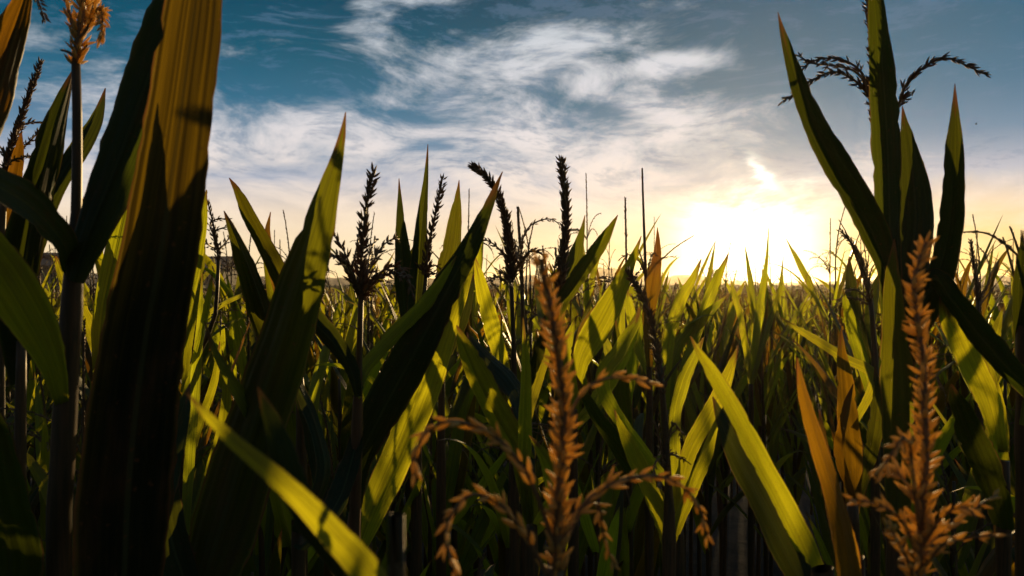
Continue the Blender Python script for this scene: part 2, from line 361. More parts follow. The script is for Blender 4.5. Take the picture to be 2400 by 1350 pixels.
# ------------------------------------------------------------------ setting: soil, hills
def build_setting():
    m = bpy.data.materials.new('soil'); m.use_nodes = True; T = NT(m.node_tree); p = T.n['Principled BSDF']
    tc = T.node('ShaderNodeTexCoord'); n = T.noise(tc.outputs['Object'], 3.0, 9, 0.7).outputs[0]
    T.put(p.inputs['Base Color'], T.mix(T.mapr(n, 0.3, 0.7), (0.035, 0.025, 0.015, 1), (0.085, 0.06, 0.036, 1))); p.inputs['Roughness'].default_value = 0.95
    b = T.node('ShaderNodeBump'); b.inputs['Distance'].default_value = 0.05; T.put(b.inputs['Height'], n); T.put(p.inputs['Normal'], b.outputs[0]); MATS['soil'] = m
    nx = 90; xs = np.sign(np.linspace(-1, 1, nx)) * np.abs(np.linspace(-1, 1, nx)) ** 3 * 2600
    G = np.stack(np.meshgrid(xs, xs, indexing='ij'), -1).reshape(-1, 2)
    z = 0.03 * np.sin(G[:, 0] * 8.4) * np.exp(-(G[:, 0] ** 2 + G[:, 1] ** 2) / 300)
    mb = MB(); mb.add(np.column_stack([G, z]), [(i * nx + j, (i + 1) * nx + j, (i + 1) * nx + j + 1, i * nx + j + 1) for i in range(nx - 1) for j in range(nx - 1)])
    tag(link('ground', mb.mesh('ground', 'soil')), kind='structure')
    # far wooded hills
    m = bpy.data.materials.new('hill_woods'); m.use_nodes = True; T = NT(m.node_tree); p = T.n['Principled BSDF']
    tc = T.node('ShaderNodeTexCoord'); n = T.noise(tc.outputs['Object'], 0.25, 8, 0.7).outputs[0]
    T.put(p.inputs['Base Color'], T.mix(T.mapr(n, 0.35, 0.65), (0.05, 0.045, 0.022, 1), (0.11, 0.085, 0.04, 1))); p.inputs['Roughness'].default_value = 0.9; MATS['hill_woods'] = m
    prof = [(-900, 645), (-300, 642), (0, 640), (450, 646), (760, 650), (900, 655), (1050, 652), (1180, 650), (1290, 640), (1370, 628), (1450, 628), (1500, 638), (1550, 650), (1600, 644), (1640, 645), (1690, 655), (1800, 662), (1950, 660), (2080, 655), (2200, 648), (2300, 646), (2400, 648), (2800, 650), (3300, 655)]
    px = np.array([q[0] for q in prof], float); py = np.array([q[1] for q in prof], float)
    az = np.linspace(-0.95, 0.95, 420); X = 1200 + np.tan(az) * F; e = (HORIZON - np.interp(X, px, py)) / F
    e = e + 0.0006 * (np.sin(az * 410) + np.sin(az * 1130 + 1) * .7 + rng.normal(0, .5, len(az)))
    D = 205.0; rows = [(0, 0.0), (20, 0.6), (40, 0.92), (60, 1.0), (120, 0.55), (220, 0.0)]
    V = []; k = len(rows)
    for a, ee in zip(az, e):
        for dd, h in rows:
            dist = D / math.cos(a) + dd; hgt = 1.95 + max(ee, 0.0006) * (D + 60)
            V.append((math.sin(a) * dist, math.cos(a) * dist, hgt * h if h < 1 else hgt))
    mb = MB(); mb.add(V, [(i * k + j, (i + 1) * k + j, (i + 1) * k + j + 1, i * k + j + 1) for i in range(len(az) - 1) for j in range(k - 1)])
    tag(link('hills', mb.mesh('hills', 'hill_woods')), kind='structure')
build_setting()

def simple_mat(name, col, rough=0.7, var=0.3, scale=2.0):
    m = bpy.data.materials.new(name); m.use_nodes = True; T = NT(m.node_tree); p = T.n['Principled BSDF']
    tc = T.node('ShaderNodeTexCoord'); n = T.noise(tc.outputs['Object'], scale, 6, 0.6).outputs[0]
    T.put(p.inputs['Base Color'], T.mix(T.mapr(n, 0.3, 0.7), tuple(c * (1 - var) for c in col) + (1,), tuple(c * (1 + var) for c in col) + (1,)))
    p.inputs['Roughness'].default_value = rough; MATS[name] = m
simple_mat('barn_wall', (0.04, 0.03, 0.022)); simple_mat('barn_roof', (0.07, 0.045, 0.035)); simple_mat('barn_door', (0.06, 0.045, 0.03)); simple_mat('pane', (0.03, 0.035, 0.04), 0.15); simple_mat('insect', (0.02, 0.018, 0.016), 0.4)

def box(mb, a, b):
    (x0, y0, z0), (x1, y1, z1) = a, b
    mb.add([(x0, y0, z0), (x1, y0, z0), (x1, y1, z0), (x0, y1, z0), (x0, y0, z1), (x1, y0, z1), (x1, y1, z1), (x0, y1, z1)],
           [(0, 3, 2, 1), (4, 5, 6, 7), (0, 1, 5, 4), (1, 2, 6, 5), (2, 3, 7, 6), (3, 0, 4, 7)])

def barn(loc, rz, L, Wd, he, hr, label):
    r = empty('barn', loc); r.rotation_euler.z = rz; tag(r, label, 'barn', 'barns beyond the corn')
    mb = MB(); h = L / 2; w = Wd / 2
    mb.add([(-h, -w, 0), (h, -w, 0), (h, w, 0), (-h, w, 0), (-h, -w, he), (h, -w, he), (h, w, he), (-h, w, he), (-h, 0, hr - .15), (h, 0, hr - .15)],
           [(0, 1, 5, 4), (2, 3, 7, 6), (1, 2, 6, 9, 5), (3, 0, 4, 8, 7)]); link('wall', mb.mesh('wall', 'barn_wall', smooth=False), r)
    mb = MB(); o = .4; s = (hr - he) / w
    for sg in (-1, 1):
        y0 = sg * (w + o); z0 = he - o * s
        mb.add([(-h - o, y0, z0), (h + o, y0, z0), (h + o, 0, hr), (-h - o, 0, hr), (-h - o, y0, z0 + .12), (h + o, y0, z0 + .12), (h + o, 0, hr + .12), (-h - o, 0, hr + .12)],
               [(0, 3, 2, 1), (4, 5, 6, 7), (0, 1, 5, 4), (2, 3, 7, 6), (1, 2, 6, 5), (3, 0, 4, 7)])
    link('roof', mb.mesh('roof', 'barn_roof', smooth=False), r)
    mb = MB(); box(mb, (-1.6, -w - .06, 0), (1.6, -w - .005, min(he - .3, 3))); link('door', mb.mesh('door', 'barn_door', smooth=False), r)
    for x in (-h * .6, h * .6):
        mb = MB(); box(mb, (x - .6, -w - .05, he * .45), (x + .6, -w - .004, he * .75)); link('window', mb.mesh('window', 'pane', smooth=False), r)
p0 = at(512, 667, 80); barn((p0[0], p0[1], 0), R(-12), 3.0, 3.2, 3.7, 4.7, 'small dark barn roof peeping over the corn right of the big dark leaf')
p0 = at(70, 667, 75); barn((p0[0], p0[1], 0), R(20), 6, 5, 3.8, 4.9, 'long dark barn glimpsed between the leaves at far left')

# ------------------------------------------------------------------ hero plants, traced at their own distances
LEAF_COUNT = [0]
def hero_leaf(root, ro, d0, d1, pts, tw=None, fold=None, mat='leaf_green', ruffle=0.10, label=None, n=46, dbl=0.0):
    LEAF_COUNT[0] += 1; rr = random.Random(1000 + LEAF_COUNT[0])
    A = catmull([(x, y, w, 0) for x, y, w in pts], n)                # base first, tip last
    t = np.linspace(0, 1, n); d = d0 + (d1 - d0) * t + 0.03 * np.sin(t * 3.1 + rr.uniform(0, 6)) * min(1, d0)
    P = np.array([at(x, y, q) for (x, y, _, _), q in zip(A, d)])
    if tw is None: tw = rr.choice((-1, 1)) * rr.uniform(12, 38)
    if fold is None: fold = rr.choice((-1, 1, 1)) * rr.uniform(0.18, 0.42)
    a = np.radians(tw + (rr.uniform(-14, 14)) * t)
    T = tangents(P); V = unit(P - CAM); S = unit(np.cross(T, V)); N = np.cross(S, T)
    S2 = S * np.cos(a)[:, None] + N * np.sin(a)[:, None]; N2 = N * np.cos(a)[:, None] - S * np.sin(a)[:, None]
    half = np.maximum(A[:, 2], 0.4) / F * d / np.cos(a) / 2
    mb = MB(); blade(mb, P, half, S2, N2, fold, ruffle, seed=LEAF_COUNT[0], across=(-1, -.86, -.72, -.57, -.42, -.28, -.12, 0, .12, .28, .42, .57, .72, .86, 1))
    if dbl:      # added leaf hidden just behind this one to throw a shadow strip
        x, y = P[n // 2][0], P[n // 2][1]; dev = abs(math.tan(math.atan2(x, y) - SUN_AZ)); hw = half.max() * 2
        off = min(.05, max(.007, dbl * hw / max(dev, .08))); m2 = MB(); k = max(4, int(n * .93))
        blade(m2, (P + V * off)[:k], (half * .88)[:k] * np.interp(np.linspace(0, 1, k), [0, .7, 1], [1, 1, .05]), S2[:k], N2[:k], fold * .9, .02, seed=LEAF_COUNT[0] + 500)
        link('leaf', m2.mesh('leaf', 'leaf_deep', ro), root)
    o = link('leaf', mb.mesh('leaf', mat, ro), root)
    if label: o['label'] = label
    return o

def hero_stalk(root, ro, pts, sheath=True, mat='stalk'):
    """pts top to bottom: (x, y, width px, distance); carried on straight down to the soil"""
    P = [at(x, y, d) for x, y, w, d in pts]; r = [w / F * d / 2 for x, y, w, d in pts]
    bot = P[-1].copy(); bot[2] = 0.0; mid = (P[-1] + bot) / 2
    P += [mid, bot]; r += [max(r[-1], 0.011), max(r[-1], 0.0125)]
    A = catmull(np.column_stack([P, r, [0] * len(r)]), 44); z = A[:, 2]
    node = np.exp(-((((z + 0.03) % 0.17) - 0.085) / 0.008) ** 2)
    mb = MB(); tube(mb, A[:, :3], np.maximum(A[:, 3], .0012) * (1 + 0.16 * node), 10)
    return link('stalk', mb.mesh('stalk', mat, ro), root)

def path3(pts, n=14, bow=0.0):
    """pixel path with distances -> smooth 3D path"""
    A = catmull([(x, y, d, 0) for x, y, d in pts], n) if len(pts) > 2 else catmull([(x, y, d, 0) for x, y, d in pts], n)
    return np.array([at(x, y, d) for x, y, d, _ in A])

HERO = []
def plant(label, stalk, leaves=(), tassel=None, single=False, seed=1, stalk_mat='stalk', group='corn plants close to the camera'):
    b = at(stalk[-1][0], stalk[-1][1], stalk[-1][3]); ro = np.array([b[0], b[1], 0.0])
    root = empty('corn_plant', ro); tag(root, label, 'corn plant', group)
    hero_stalk(root, ro, stalk, mat=stalk_mat)
    for lf in leaves: hero_leaf(root, ro, **lf)
    if tassel:
        rr = random.Random(seed); br = []
        for q in tassel:
            P = path3(q['p'], q.get('n', 16)); br.append((P, q.get('r0', .0022), q.get('r1', .0009), q.get('ln', .012), q.get('st', .006), q.get('wh', 2), q.get('sp', .45), q.get('s0', 0.0)))
        make_tassel(root, ro, br, single, rr)
    HERO.append((ro[0], ro[1]))
    return root
def lf(d0, d1, pts, **k): return dict(d0=d0, d1=d1, pts=pts, **k)
def br(p, d, dd=0.0, **k):
    n = len(p); return dict(p=[(x, y, d + dd * i / max(1, n - 1)) for i, (x, y) in enumerate(p)], **k)

# left foreground
plant('nearest corn plant at left, slim reddish stem with tassel against blue sky',
      [(178, 150, 20, .80), (181, 300, 22, .80), (179, 500, 25, .80), (174, 610, 40, .80), (168, 720, 44, .80), (160, 860, 48, .80), (153, 960, 54, .80), (146, 1100, 54, .80), (138, 1350, 56, .80)],
      [lf(.80, .76, [(172, 660, 40), (188, 600, 64), (222, 510, 86), (275, 380, 108), (332, 225, 116), (385, 70, 108), (425, -80, 84), (452, -230, 4)], dbl=0.3, tw=28, fold=.3, mat='leaf_deep'),
       lf(.80, .58, [(166, 640, 30), (150, 575, 52), (100, 510, 66), (40, 462, 74), (-40, 425, 74), (-130, 420, 50), (-210, 450, 4)], tw=-35, fold=-.25, mat='leaf_deep'),
       lf(.79, .62, [(146, 960, 26), (122, 860, 62), (78, 765, 96), (22, 668, 108), (-50, 560, 96), (-120, 440, 50), (-160, 360, 4)], tw=15, fold=.25)],
      [br([(178, 150), (184, 90), (192, 30), (200, -40), (206, -130)], .8, r0=.0042, r1=.002, ln=.014, st=.0058, wh=4, sp=.55),
       br([(183, 100), (215, 50), (238, 20), (240, 60), (236, 92)], .8, -.03, ln=.014, st=.005, wh=3, sp=.4, s0=.25),
       br([(182, 90), (165, 40), (155, -20), (150, -80)], .8, .03, ln=.013, st=.006, wh=2),
       br([(186, 80), (214, 20), (230, -40), (236, -100)], .8, .04, ln=.013, st=.006, wh=3),
       br([(180, 150), (196, 118), (206, 105)], .8, ln=.014, st=.016, wh=1, s0=.5), br([(178, 135), (160, 122), (142, 117)], .8, ln=.014, st=.014, wh=1, s0=.55)],
      'pale', 3)
plant('corn plant with one huge dark leaf rising past the top edge at left', [(285, 1420, 50, .68), (280, 1500, 54, .68)],
      [lf(.67, .62, [(285, 1460, 120), (292, 1330, 190), (306, 1080, 206), (340, 800, 188), (376, 600, 166), (402, 420, 150), (431, 210, 136), (456, 20, 130), (474, -130, 90), (486, -290, 4)], tw=-16, fold=.22, mat='leaf_amber', ruffle=.06),
       lf(.69, .66, [(288, 1440, 100), (300, 1300, 170), (316, 1060, 190), (358, 790, 150), (405, 600, 104), (432, 470, 66), (450, 360, 36), (462, 260, 3)], tw=-16, fold=.22, mat='leaf_deep', ruffle=.04),  # added leaf behind the huge one, keeps sky light off its lower part
       lf(.68, .9, [(290, 1440, 60), (330, 1250, 80), (372, 1120, 74), (420, 980, 40), (445, 900, 3)], mat='leaf_deep')])
plant('corn plant at the left edge, leaf and drooping tassel tip at top corner', [(-70, 300, 26, .85), (-90, 700, 40, .85), (-95, 1300, 46, .85)],
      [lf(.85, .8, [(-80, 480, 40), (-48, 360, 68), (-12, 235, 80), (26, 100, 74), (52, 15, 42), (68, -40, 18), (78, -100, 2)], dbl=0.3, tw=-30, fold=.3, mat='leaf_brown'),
       lf(.85, .6, [(-90, 1500, 60), (20, 1360, 120), (0, 1180, 110), (-30, 1010, 70), (-55, 860, 3)], tw=20, mat='leaf_deep')],
      [br([(-70, 300), (-30, 60), (20, -60), (60, -60), (85, -10), (100, 32), (106, 50)], .85, -.04, ln=.013, st=.006, wh=3, sp=.4, s0=.7)], False, 5)
plant('slim tassel leaning right at left edge, with short leaf under it', [(14, 402, 11, 1.35), (6, 520, 14, 1.35), (0, 900, 22, 1.35), (-4, 1340, 30, 1.35)],
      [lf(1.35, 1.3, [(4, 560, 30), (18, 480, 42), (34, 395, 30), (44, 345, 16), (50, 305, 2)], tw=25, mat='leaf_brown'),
       lf(1.35, 1.5, [(2, 700, 30), (-30, 600, 40), (-60, 480, 20), (-80, 420, 2)])],
      [br([(14, 402), (22, 355), (40, 300), (62, 240), (80, 190), (94, 146)], 1.35, ln=.014, st=.0042, wh=4, sp=.5, r0=.0026),
       br([(30, 335), (52, 296), (78, 286), (100, 290)], 1.35, .05, ln=.013, st=.008, wh=2), br([(26, 362), (52, 345), (76, 325), (92, 304)], 1.35, -.05, ln=.012, st=.006, wh=2),
       br([(18, 395), (40, 375), (66, 366), (84, 372)], 1.35, -.1, ln=.012, st=.009, wh=2), br([(16, 380), (4, 350), (-6, 336)], 1.35, 0, ln=.012, st=.008, wh=2)], True, 6)
plant('corn plant with two dark pointed leaves behind the slim reddish stem', [(50, 800, 22, 1.12), (48, 1000, 26, 1.12), (44, 1340, 34, 1.12)],
      [lf(1.12, 1.08, [(48, 900, 40), (40, 740, 74), (62, 590, 78), (92, 450, 74), (126, 320, 54), (154, 225, 27), (173, 160, 2)], dbl=0.22, tw=-20, fold=.35, mat='leaf_deep'),
       lf(1.12, 1.25, [(52, 760, 30), (72, 620, 34), (104, 500, 38), (142, 415, 42), (190, 342, 42), (226, 276, 28), (247, 206, 2)], dbl=0.25, tw=25, fold=.25, mat='leaf_deep')])
plant('sunlit corn plant between the slim reddish stem and the huge dark leaf', [(232, 830, 16, 1.9), (230, 1100, 22, 1.9)],
      [lf(1.9, 1.8, [(230, 900, 22), (240, 740, 40), (266, 610, 46), (290, 500, 40), (308, 430, 22), (322, 380, 2)], tw=-10),
       lf(1.9, 2.0, [(232, 860, 20), (270, 740, 30), (300, 620, 32), (312, 520, 24), (318, 460, 2)], tw=30), lf(1.9, 1.8, [(230, 840, 20), (190, 730, 30), (150, 650, 28), (130, 600, 3)])],
      [br([(232, 830), (250, 700), (262, 600), (268, 545)], 1.9, ln=.011, st=.006, wh=2, s0=.6), br([(262, 600), (280, 560), (310, 555), (330, 575)], 1.9, ln=.011, st=.008), br([(262, 610), (240, 560), (225, 545)], 1.9, ln=.011, st=.008)], False, 7)
plant('corn plant with narrow half lit leaf just right of huge dark leaf', [(512, 610, 8, 1.35), (500, 760, 10, 1.35), (440, 900, 16, 1.35), (420, 1320, 24, 1.35)],
      [lf(1.3, 1.25, [(408, 980, 18), (408, 840, 28), (432, 700, 38), (456, 598, 36), (472, 520, 24), (484, 445, 2)], dbl=0.4, tw=20, fold=.4),
       lf(1.3, 1.35, [(430, 920, 14), (444, 790, 18), (462, 680, 18), (474, 600, 14), (478, 560, 2)], tw=10), lf(1.3, 1.2, [(428, 960, 14), (470, 800, 16), (490, 700, 14), (498, 640, 2)], tw=-40)],
      [br([(512, 610), (506, 560), (494, 500), (480, 450), (473, 422)], 1.35, ln=.012, st=.006, wh=2, sp=.4, r0=.0026),
       br([(507, 575), (500, 545), (520, 535), (540, 530)], 1.35, ln=.012, st=.007), br([(506, 560), (492, 528), (510, 513), (535, 516)], 1.35, .05, ln=.012, st=.007), br([(510, 590), (535, 560), (545, 525)], 1.35, .1, ln=.012, st=.008),
       br([(508, 585), (485, 570), (470, 545)], 1.35, -.1, ln=.012, st=.008)], False, 8)
plant('corn plant with two pointed leaves leaning left before the pale sky', [(700, 860, 18, 1.35), (706, 1000, 24, 1.35), (706, 1330, 30, 1.35)],
      [lf(1.35, 1.25, [(702, 850, 22), (690, 760, 34), (668, 690, 40), (648, 640, 40), (614, 570, 39), (572, 486, 28), (554, 446, 16), (537, 417, 2)], dbl=0.4, mat='leaf_olive', tw=28, fold=.42),
       lf(1.35, 1.2, [(704, 940, 26), (668, 850, 44), (628, 760, 58), (590, 650, 48), (557, 566, 28), (538, 522, 14), (525, 494, 2)], dbl=0.45, mat='leaf_olive', tw=-24, fold=.42),
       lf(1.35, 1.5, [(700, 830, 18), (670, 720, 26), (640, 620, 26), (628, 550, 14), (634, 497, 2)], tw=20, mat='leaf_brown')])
plant('tall broad dark leaf with sunlit edge and pointed tip, left of centre', [(455, 1400, 40, .84), (450, 1500, 44, .84)],
      [lf(.84, .80, [(452, 1440, 90), (500, 1290, 140), (560, 1090, 146), (622, 900, 138), (664, 775, 124), (700, 655, 106), (734, 550, 78), (762, 455, 52), (786, 375, 30), (801, 315, 15), (810, 262, 2)], dbl=.26, tw=22, fold=.34, mat='leaf_olive', ruffle=.06),
       lf(.84, .95, [(455, 1420, 60), (400, 1250, 80), (380, 1080, 60), (368, 960, 30), (364, 890, 3)], mat='leaf_deep')])
plant('corn plant with thin strap leaves, low between huge dark leaf and broad pointed leaf', [(430, 1250, 18, 1.2), (430, 1345, 24, 1.2)],
      [lf(1.2, 1.25, [(430, 1300, 16), (442, 1100, 24), (457, 900, 24), (468, 760, 15), (474, 640, 2)], tw=10), lf(1.2, 1.1, [(430, 1300, 16), (402, 1150, 24), (386, 1000, 24), (372, 890, 2)], tw=-20),
       lf(1.2, 1.2, [(432, 1280, 16), (488, 1120, 28), (520, 1000, 28), (530, 900, 16), (520, 820, 2)], tw=20, fold=.4), lf(1.2, 1.3, [(432, 1240, 16), (452, 1050, 18), (500, 900, 18), (515, 800, 2)], tw=-15)])
plant('corn plant with short bright twisted leaf under the broad pointed leaf', [(700, 1240, 30, .92), (700, 1340, 34, .92)],
      [lf(.92, .86, [(702, 1260, 30), (672, 1140, 40), (628, 1030, 38), (580, 945, 32), (534, 872, 24), (504, 818, 15), (479, 752, 2)], tw=-30, fold=.45),
       lf(.92, 1.0, [(700, 1250, 30), (760, 1120, 34), (745, 1010, 30), (700, 900, 24), (680, 850, 3)], mat='leaf_deep'), lf(.92, 1.05, [(702, 1290, 30), (790, 1180, 50), (830, 1060, 40), (850, 960, 3)], mat='leaf_deep')])
plant('low corn plant with bright yellow leaves along the bottom left', [(930, 1440, 40, .35), (930, 1520, 44, .35)],
      [lf(.35, .34, [(930, 1480, 50), (862, 1345, 72), (775, 1245, 62), (700, 1168, 50), (622, 1098, 42), (562, 1048, 35), (515, 1004, 28), (474, 963, 18), (438, 920, 2)], tw=8, fold=.25),
       lf(.42, .42, [(925, 1460, 50), (800, 1330, 60), (724, 1230, 66), (682, 1140, 64), (652, 1050, 56), (626, 972, 36), (603, 905, 2)], tw=30, fold=.4, mat='leaf_deep', dbl=.4)])
# centre left tassel
NST = [(846, 690, 13, 1.05), (843, 800, 14, 1.05), (840, 890, 17, 1.05), (838, 960, 24, 1.05), (834, 1150, 26, 1.05), (830, 1345, 28, 1.05)]
plant('corn plant with full dark branching tassel standing left of centre', NST,
      [lf(1.05, 1.1, [(838, 930, 18), (856, 872, 30), (905, 812, 34), (960, 758, 34), (1012, 700, 30), (1050, 640, 16), (1070, 600, 2)], dbl=0.4, tw=-40, fold=.4),
       lf(1.05, 1.0, [(838, 930, 18), (824, 872, 30), (790, 815, 42), (745, 765, 48), (705, 715, 40), (680, 680, 20), (664, 650, 2)], dbl=0.3, tw=30, fold=.4, mat='leaf_deep')],
      [br([(846, 700), (846, 640), (850, 570), (857, 500), (864, 450), (876, 402)], 1.05, ln=.0165, st=.0055, wh=3, sp=.58, r0=.0030, r1=.0018),
       br([(845, 680), (828, 640), (806, 588), (785, 555), (766, 540)], 1.05, .06, ln=.0175, st=.0125, wh=2), br([(845, 690), (816, 640), (790, 605), (766, 590), (758, 612)], 1.05, -.06, ln=.017, st=.012, wh=2),
       br([(846, 690), (830, 650), (800, 605), (775, 600), (757, 640), (752, 700)], 1.05, -.12, ln=.014, st=.012, wh=2), br([(846, 680), (826, 640), (838, 570), (843, 528)], 1.05, .1, ln=.009, st=.008, wh=2, sp=.25),
       br([(848, 670), (872, 620), (894, 580), (916, 562), (936, 560)], 1.05, .08, ln=.017, st=.012, wh=2), br([(848, 680), (890, 640), (925, 622), (950, 640), (968, 690)], 1.05, -.05, ln=.017, st=.012, wh=2),
       br([(848, 690), (890, 650), (930, 640), (955, 655)], 1.05, -.1, ln=.017, st=.012, wh=2),
       br([(847, 700), (860, 640), (868, 590), (880, 560)], 1.05, .15, ln=.014, st=.011)], True, 9)
plant('corn plant with long dark leaf leaning right across the centre skyline', [(832, 1200, 30, 1.18), (828, 1350, 34, 1.18)],
      [lf(1.18, 1.1, [(832, 1200, 34), (842, 1085, 62), (886, 985, 88), (942, 880, 96), (1002, 770, 86), (1056, 665, 66), (1106, 570, 45), (1146, 480, 23), (1166, 430, 9), (1178, 402, 2)], dbl=0.25, tw=-20, fold=.3, mat='leaf_deep'),
       lf(1.18, 1.22, [(834, 1300, 34), (874, 1190, 62), (930, 1060, 78), (985, 922, 78), (1036, 780, 62), (1076, 680, 42), (1105, 605, 16), (1118, 556, 2)], tw=14, fold=.34),
       lf(1.18, 1.3, [(830, 1260, 30), (760, 1130, 44), (730, 1000, 36), (690, 880, 24), (670, 820, 3)], mat='leaf_deep')])
plant('corn plant with drooping edge lit leaves below the centre, right of dark leaf', [(1246, 1230, 26, 1.05), (1246, 1345, 30, 1.05)],
      [lf(1.05, .98, [(1246, 1230, 30), (1216, 1075, 58), (1162, 972, 62), (1122, 892, 56), (1088, 815, 36), (1078, 785, 18), (1070, 762, 2)], tw=30, fold=.42),
       lf(1.05, 1.3, [(1246, 1120, 24), (1228, 960, 40), (1192, 888, 44), (1142, 838, 40), (1112, 800, 18), (1094, 778, 2)], dbl=0.4, tw=-30, fold=.38, mat='leaf_deep'),
       lf(1.05, 1.0, [(1240, 1260, 24), (1227, 1100, 32), (1229, 950, 30), (1231, 850, 22), (1228, 800, 10), (1226, 745, 2)], tw=25, fold=.4),
       lf(1.05, .95, [(1248, 1250, 24), (1300, 1170, 50), (1292, 1100, 44), (1262, 1050, 20), (1240, 1020, 2)], tw=10)])
# skyline group
plant('corn plant with two tall blade leaves and slim tassel on the centre skyline', [(998, 650, 9, 1.45), (990, 760, 12, 1.45), (980, 900, 20, 1.45), (976, 1200, 26, 1.45)],
      [lf(1.45, 1.5, [(976, 900, 20), (960, 770, 42), (950, 690, 50), (942, 600, 40), (937, 520, 22), (936, 460, 9), (935, 418, 1.5)], dbl=0.4, tw=24, fold=.4, mat='leaf_deep'),
       lf(1.45, 1.4, [(978, 900, 20), (974, 780, 34), (981, 660, 40), (988, 550, 32), (997, 450, 16), (1001, 390, 8), (1003, 338, 1.5)], dbl=0.3, tw=-22, fold=.36, mat='leaf_deep')],
      [br([(998, 650), (1002, 590), (1014, 530), (1026, 480), (1037, 420)], 1.45, ln=.019, st=.0068, wh=4, sp=.5, r0=.0035), br([(998, 640), (1010, 625), (1022, 622), (1034, 630)], 1.45, ln=.013, st=.008), br([(998, 645), (980, 620), (970, 625)], 1.45, ln=.013, st=.008),
       br([(998, 648), (1015, 640), (1030, 650), (1038, 680)], 1.45, -.1, ln=.013, st=.009)], False, 10)
plant('upright single broad leaf with mottled face on the centre skyline', [(1036, 820, 14, 1.7), (1034, 1000, 18, 1.7), (1034, 1200, 24, 1.7)],
      [lf(1.7, 1.65, [(1036, 860, 20), (1034, 760, 42), (1045, 650, 52), (1058, 580, 43), (1068, 500, 26), (1073, 455, 11), (1076, 422, 1.5)], mat='leaf_olive', tw=10, fold=.18), lf(1.7, 1.8, [(1036, 850, 20), (1000, 740, 28), (985, 680, 22), (978, 620, 2)]),
       lf(1.7, 1.8, [(1036, 850, 20), (1080, 760, 26), (1100, 680, 22), (1112, 640, 2)], mat='leaf_deep')])
plant('corn plant with bowed dark tassel beside the slim straight tassel, centre', [(1198, 655, 10, 1.3), (1202, 760, 11, 1.3), (1206, 900, 14, 1.3), (1206, 1100, 22, 1.3), (1206, 1300, 26, 1.3)],
      [lf(1.3, 1.4, [(1206, 960, 20), (1170, 830, 34), (1145, 740, 40), (1125, 660, 28), (1112, 600, 2)], tw=20), lf(1.3, 1.3, [(1206, 960, 20), (1250, 860, 26), (1270, 790, 20), (1276, 740, 2)], mat='leaf_deep')],
      [br([(1198, 660), (1196, 590), (1184, 510), (1164, 450), (1138, 412), (1108, 390)], 1.3, -.05, ln=.016, st=.0042, wh=4, sp=.52, r0=.0032, r1=.002),
       br([(1198, 640), (1184, 605), (1168, 582), (1145, 565), (1118, 560)], 1.3, .05, ln=.014, st=.010, wh=2), br([(1198, 645), (1212, 600), (1218, 570)], 1.3, .05, ln=.013, st=.009), br([(1198, 650), (1180, 640), (1165, 632)], 1.3, .0, ln=.013, st=.009),
       br([(1199, 650), (1225, 608), (1240, 590), (1262, 590), (1280, 602)], 1.3, -.06, ln=.013, st=.009), br([(1199, 655), (1186, 660), (1166, 648), (1146, 658)], 1.3, -.1, ln=.013, st=.009)], True, 11)
plant('slim straight tassel with one arching side branch near centre', [(1224, 680, 10, 1.5), (1228, 850, 11, 1.5), (1230, 1050, 14, 1.5), (1230, 1250, 22, 1.5)],
      [lf(1.5, 1.6, [(1230, 1000, 18), (1260, 890, 24), (1282, 810, 22), (1296, 740, 2)], tw=20), lf(1.5, 1.5, [(1230, 980, 18), (1190, 880, 26), (1160, 800, 24), (1142, 750, 2)], mat='leaf_deep')],
      [br([(1224, 690), (1222, 640), (1218, 560), (1215, 520), (1214, 484)], 1.5, ln=.009, st=.006, wh=2, sp=.15, r0=.0042, r1=.0022), br([(1222, 610), (1224, 565), (1240, 532), (1268, 516), (1295, 514), (1312, 528)], 1.5, .06, ln=.013, st=.009, wh=2),
       br([(1222, 620), (1210, 590), (1206, 560)], 1.5, .05, ln=.012, st=.009), br([(1223, 630), (1236, 595), (1258, 588), (1276, 600)], 1.5, -.05, ln=.012, st=.009), br([(1223, 640), (1212, 610), (1207, 570)], 1.5, -.05, ln=.012, st=.01)], False, 12)
plant('thick upright dark seed spike above the centre with two leaves slanting right', [(1310, 700, 13, 1.3), (1308, 800, 15, 1.3), (1312, 1000, 22, 1.3), (1312, 1250, 28, 1.3)],
      [lf(1.3, 1.45, [(1312, 780, 16), (1312, 700, 28), (1326, 650, 34), (1344, 606, 35), (1358, 562, 20), (1366, 530, 9), (1371, 504, 1.5)], dbl=0.5, mat='leaf_olive', tw=24, fold=.35),
       lf(1.3, 1.2, [(1312, 760, 18), (1320, 705, 32), (1342, 672, 37), (1378, 620, 37), (1412, 568, 29), (1434, 530, 14), (1448, 504, 1.5)], dbl=0.5, mat='leaf_olive', tw=-18, fold=.42),
       lf(1.3, 1.4, [(1312, 860, 18), (1280, 780, 26), (1262, 700, 20), (1256, 650, 2)], mat='leaf_deep')],
      [br([(1310, 720), (1313, 660), (1322, 590), (1327, 520), (1324, 450), (1315, 378)], 1.3, ln=.0165, st=.0044, wh=4, sp=.5, r0=.0035, r1=.0022), br([(1312, 690), (1300, 640), (1304, 600), (1300, 580)], 1.3, ln=.013, st=.009),
       br([(1311, 700), (1280, 680), (1262, 690)], 1.3, -.05, ln=.011, st=.009)], True, 13)
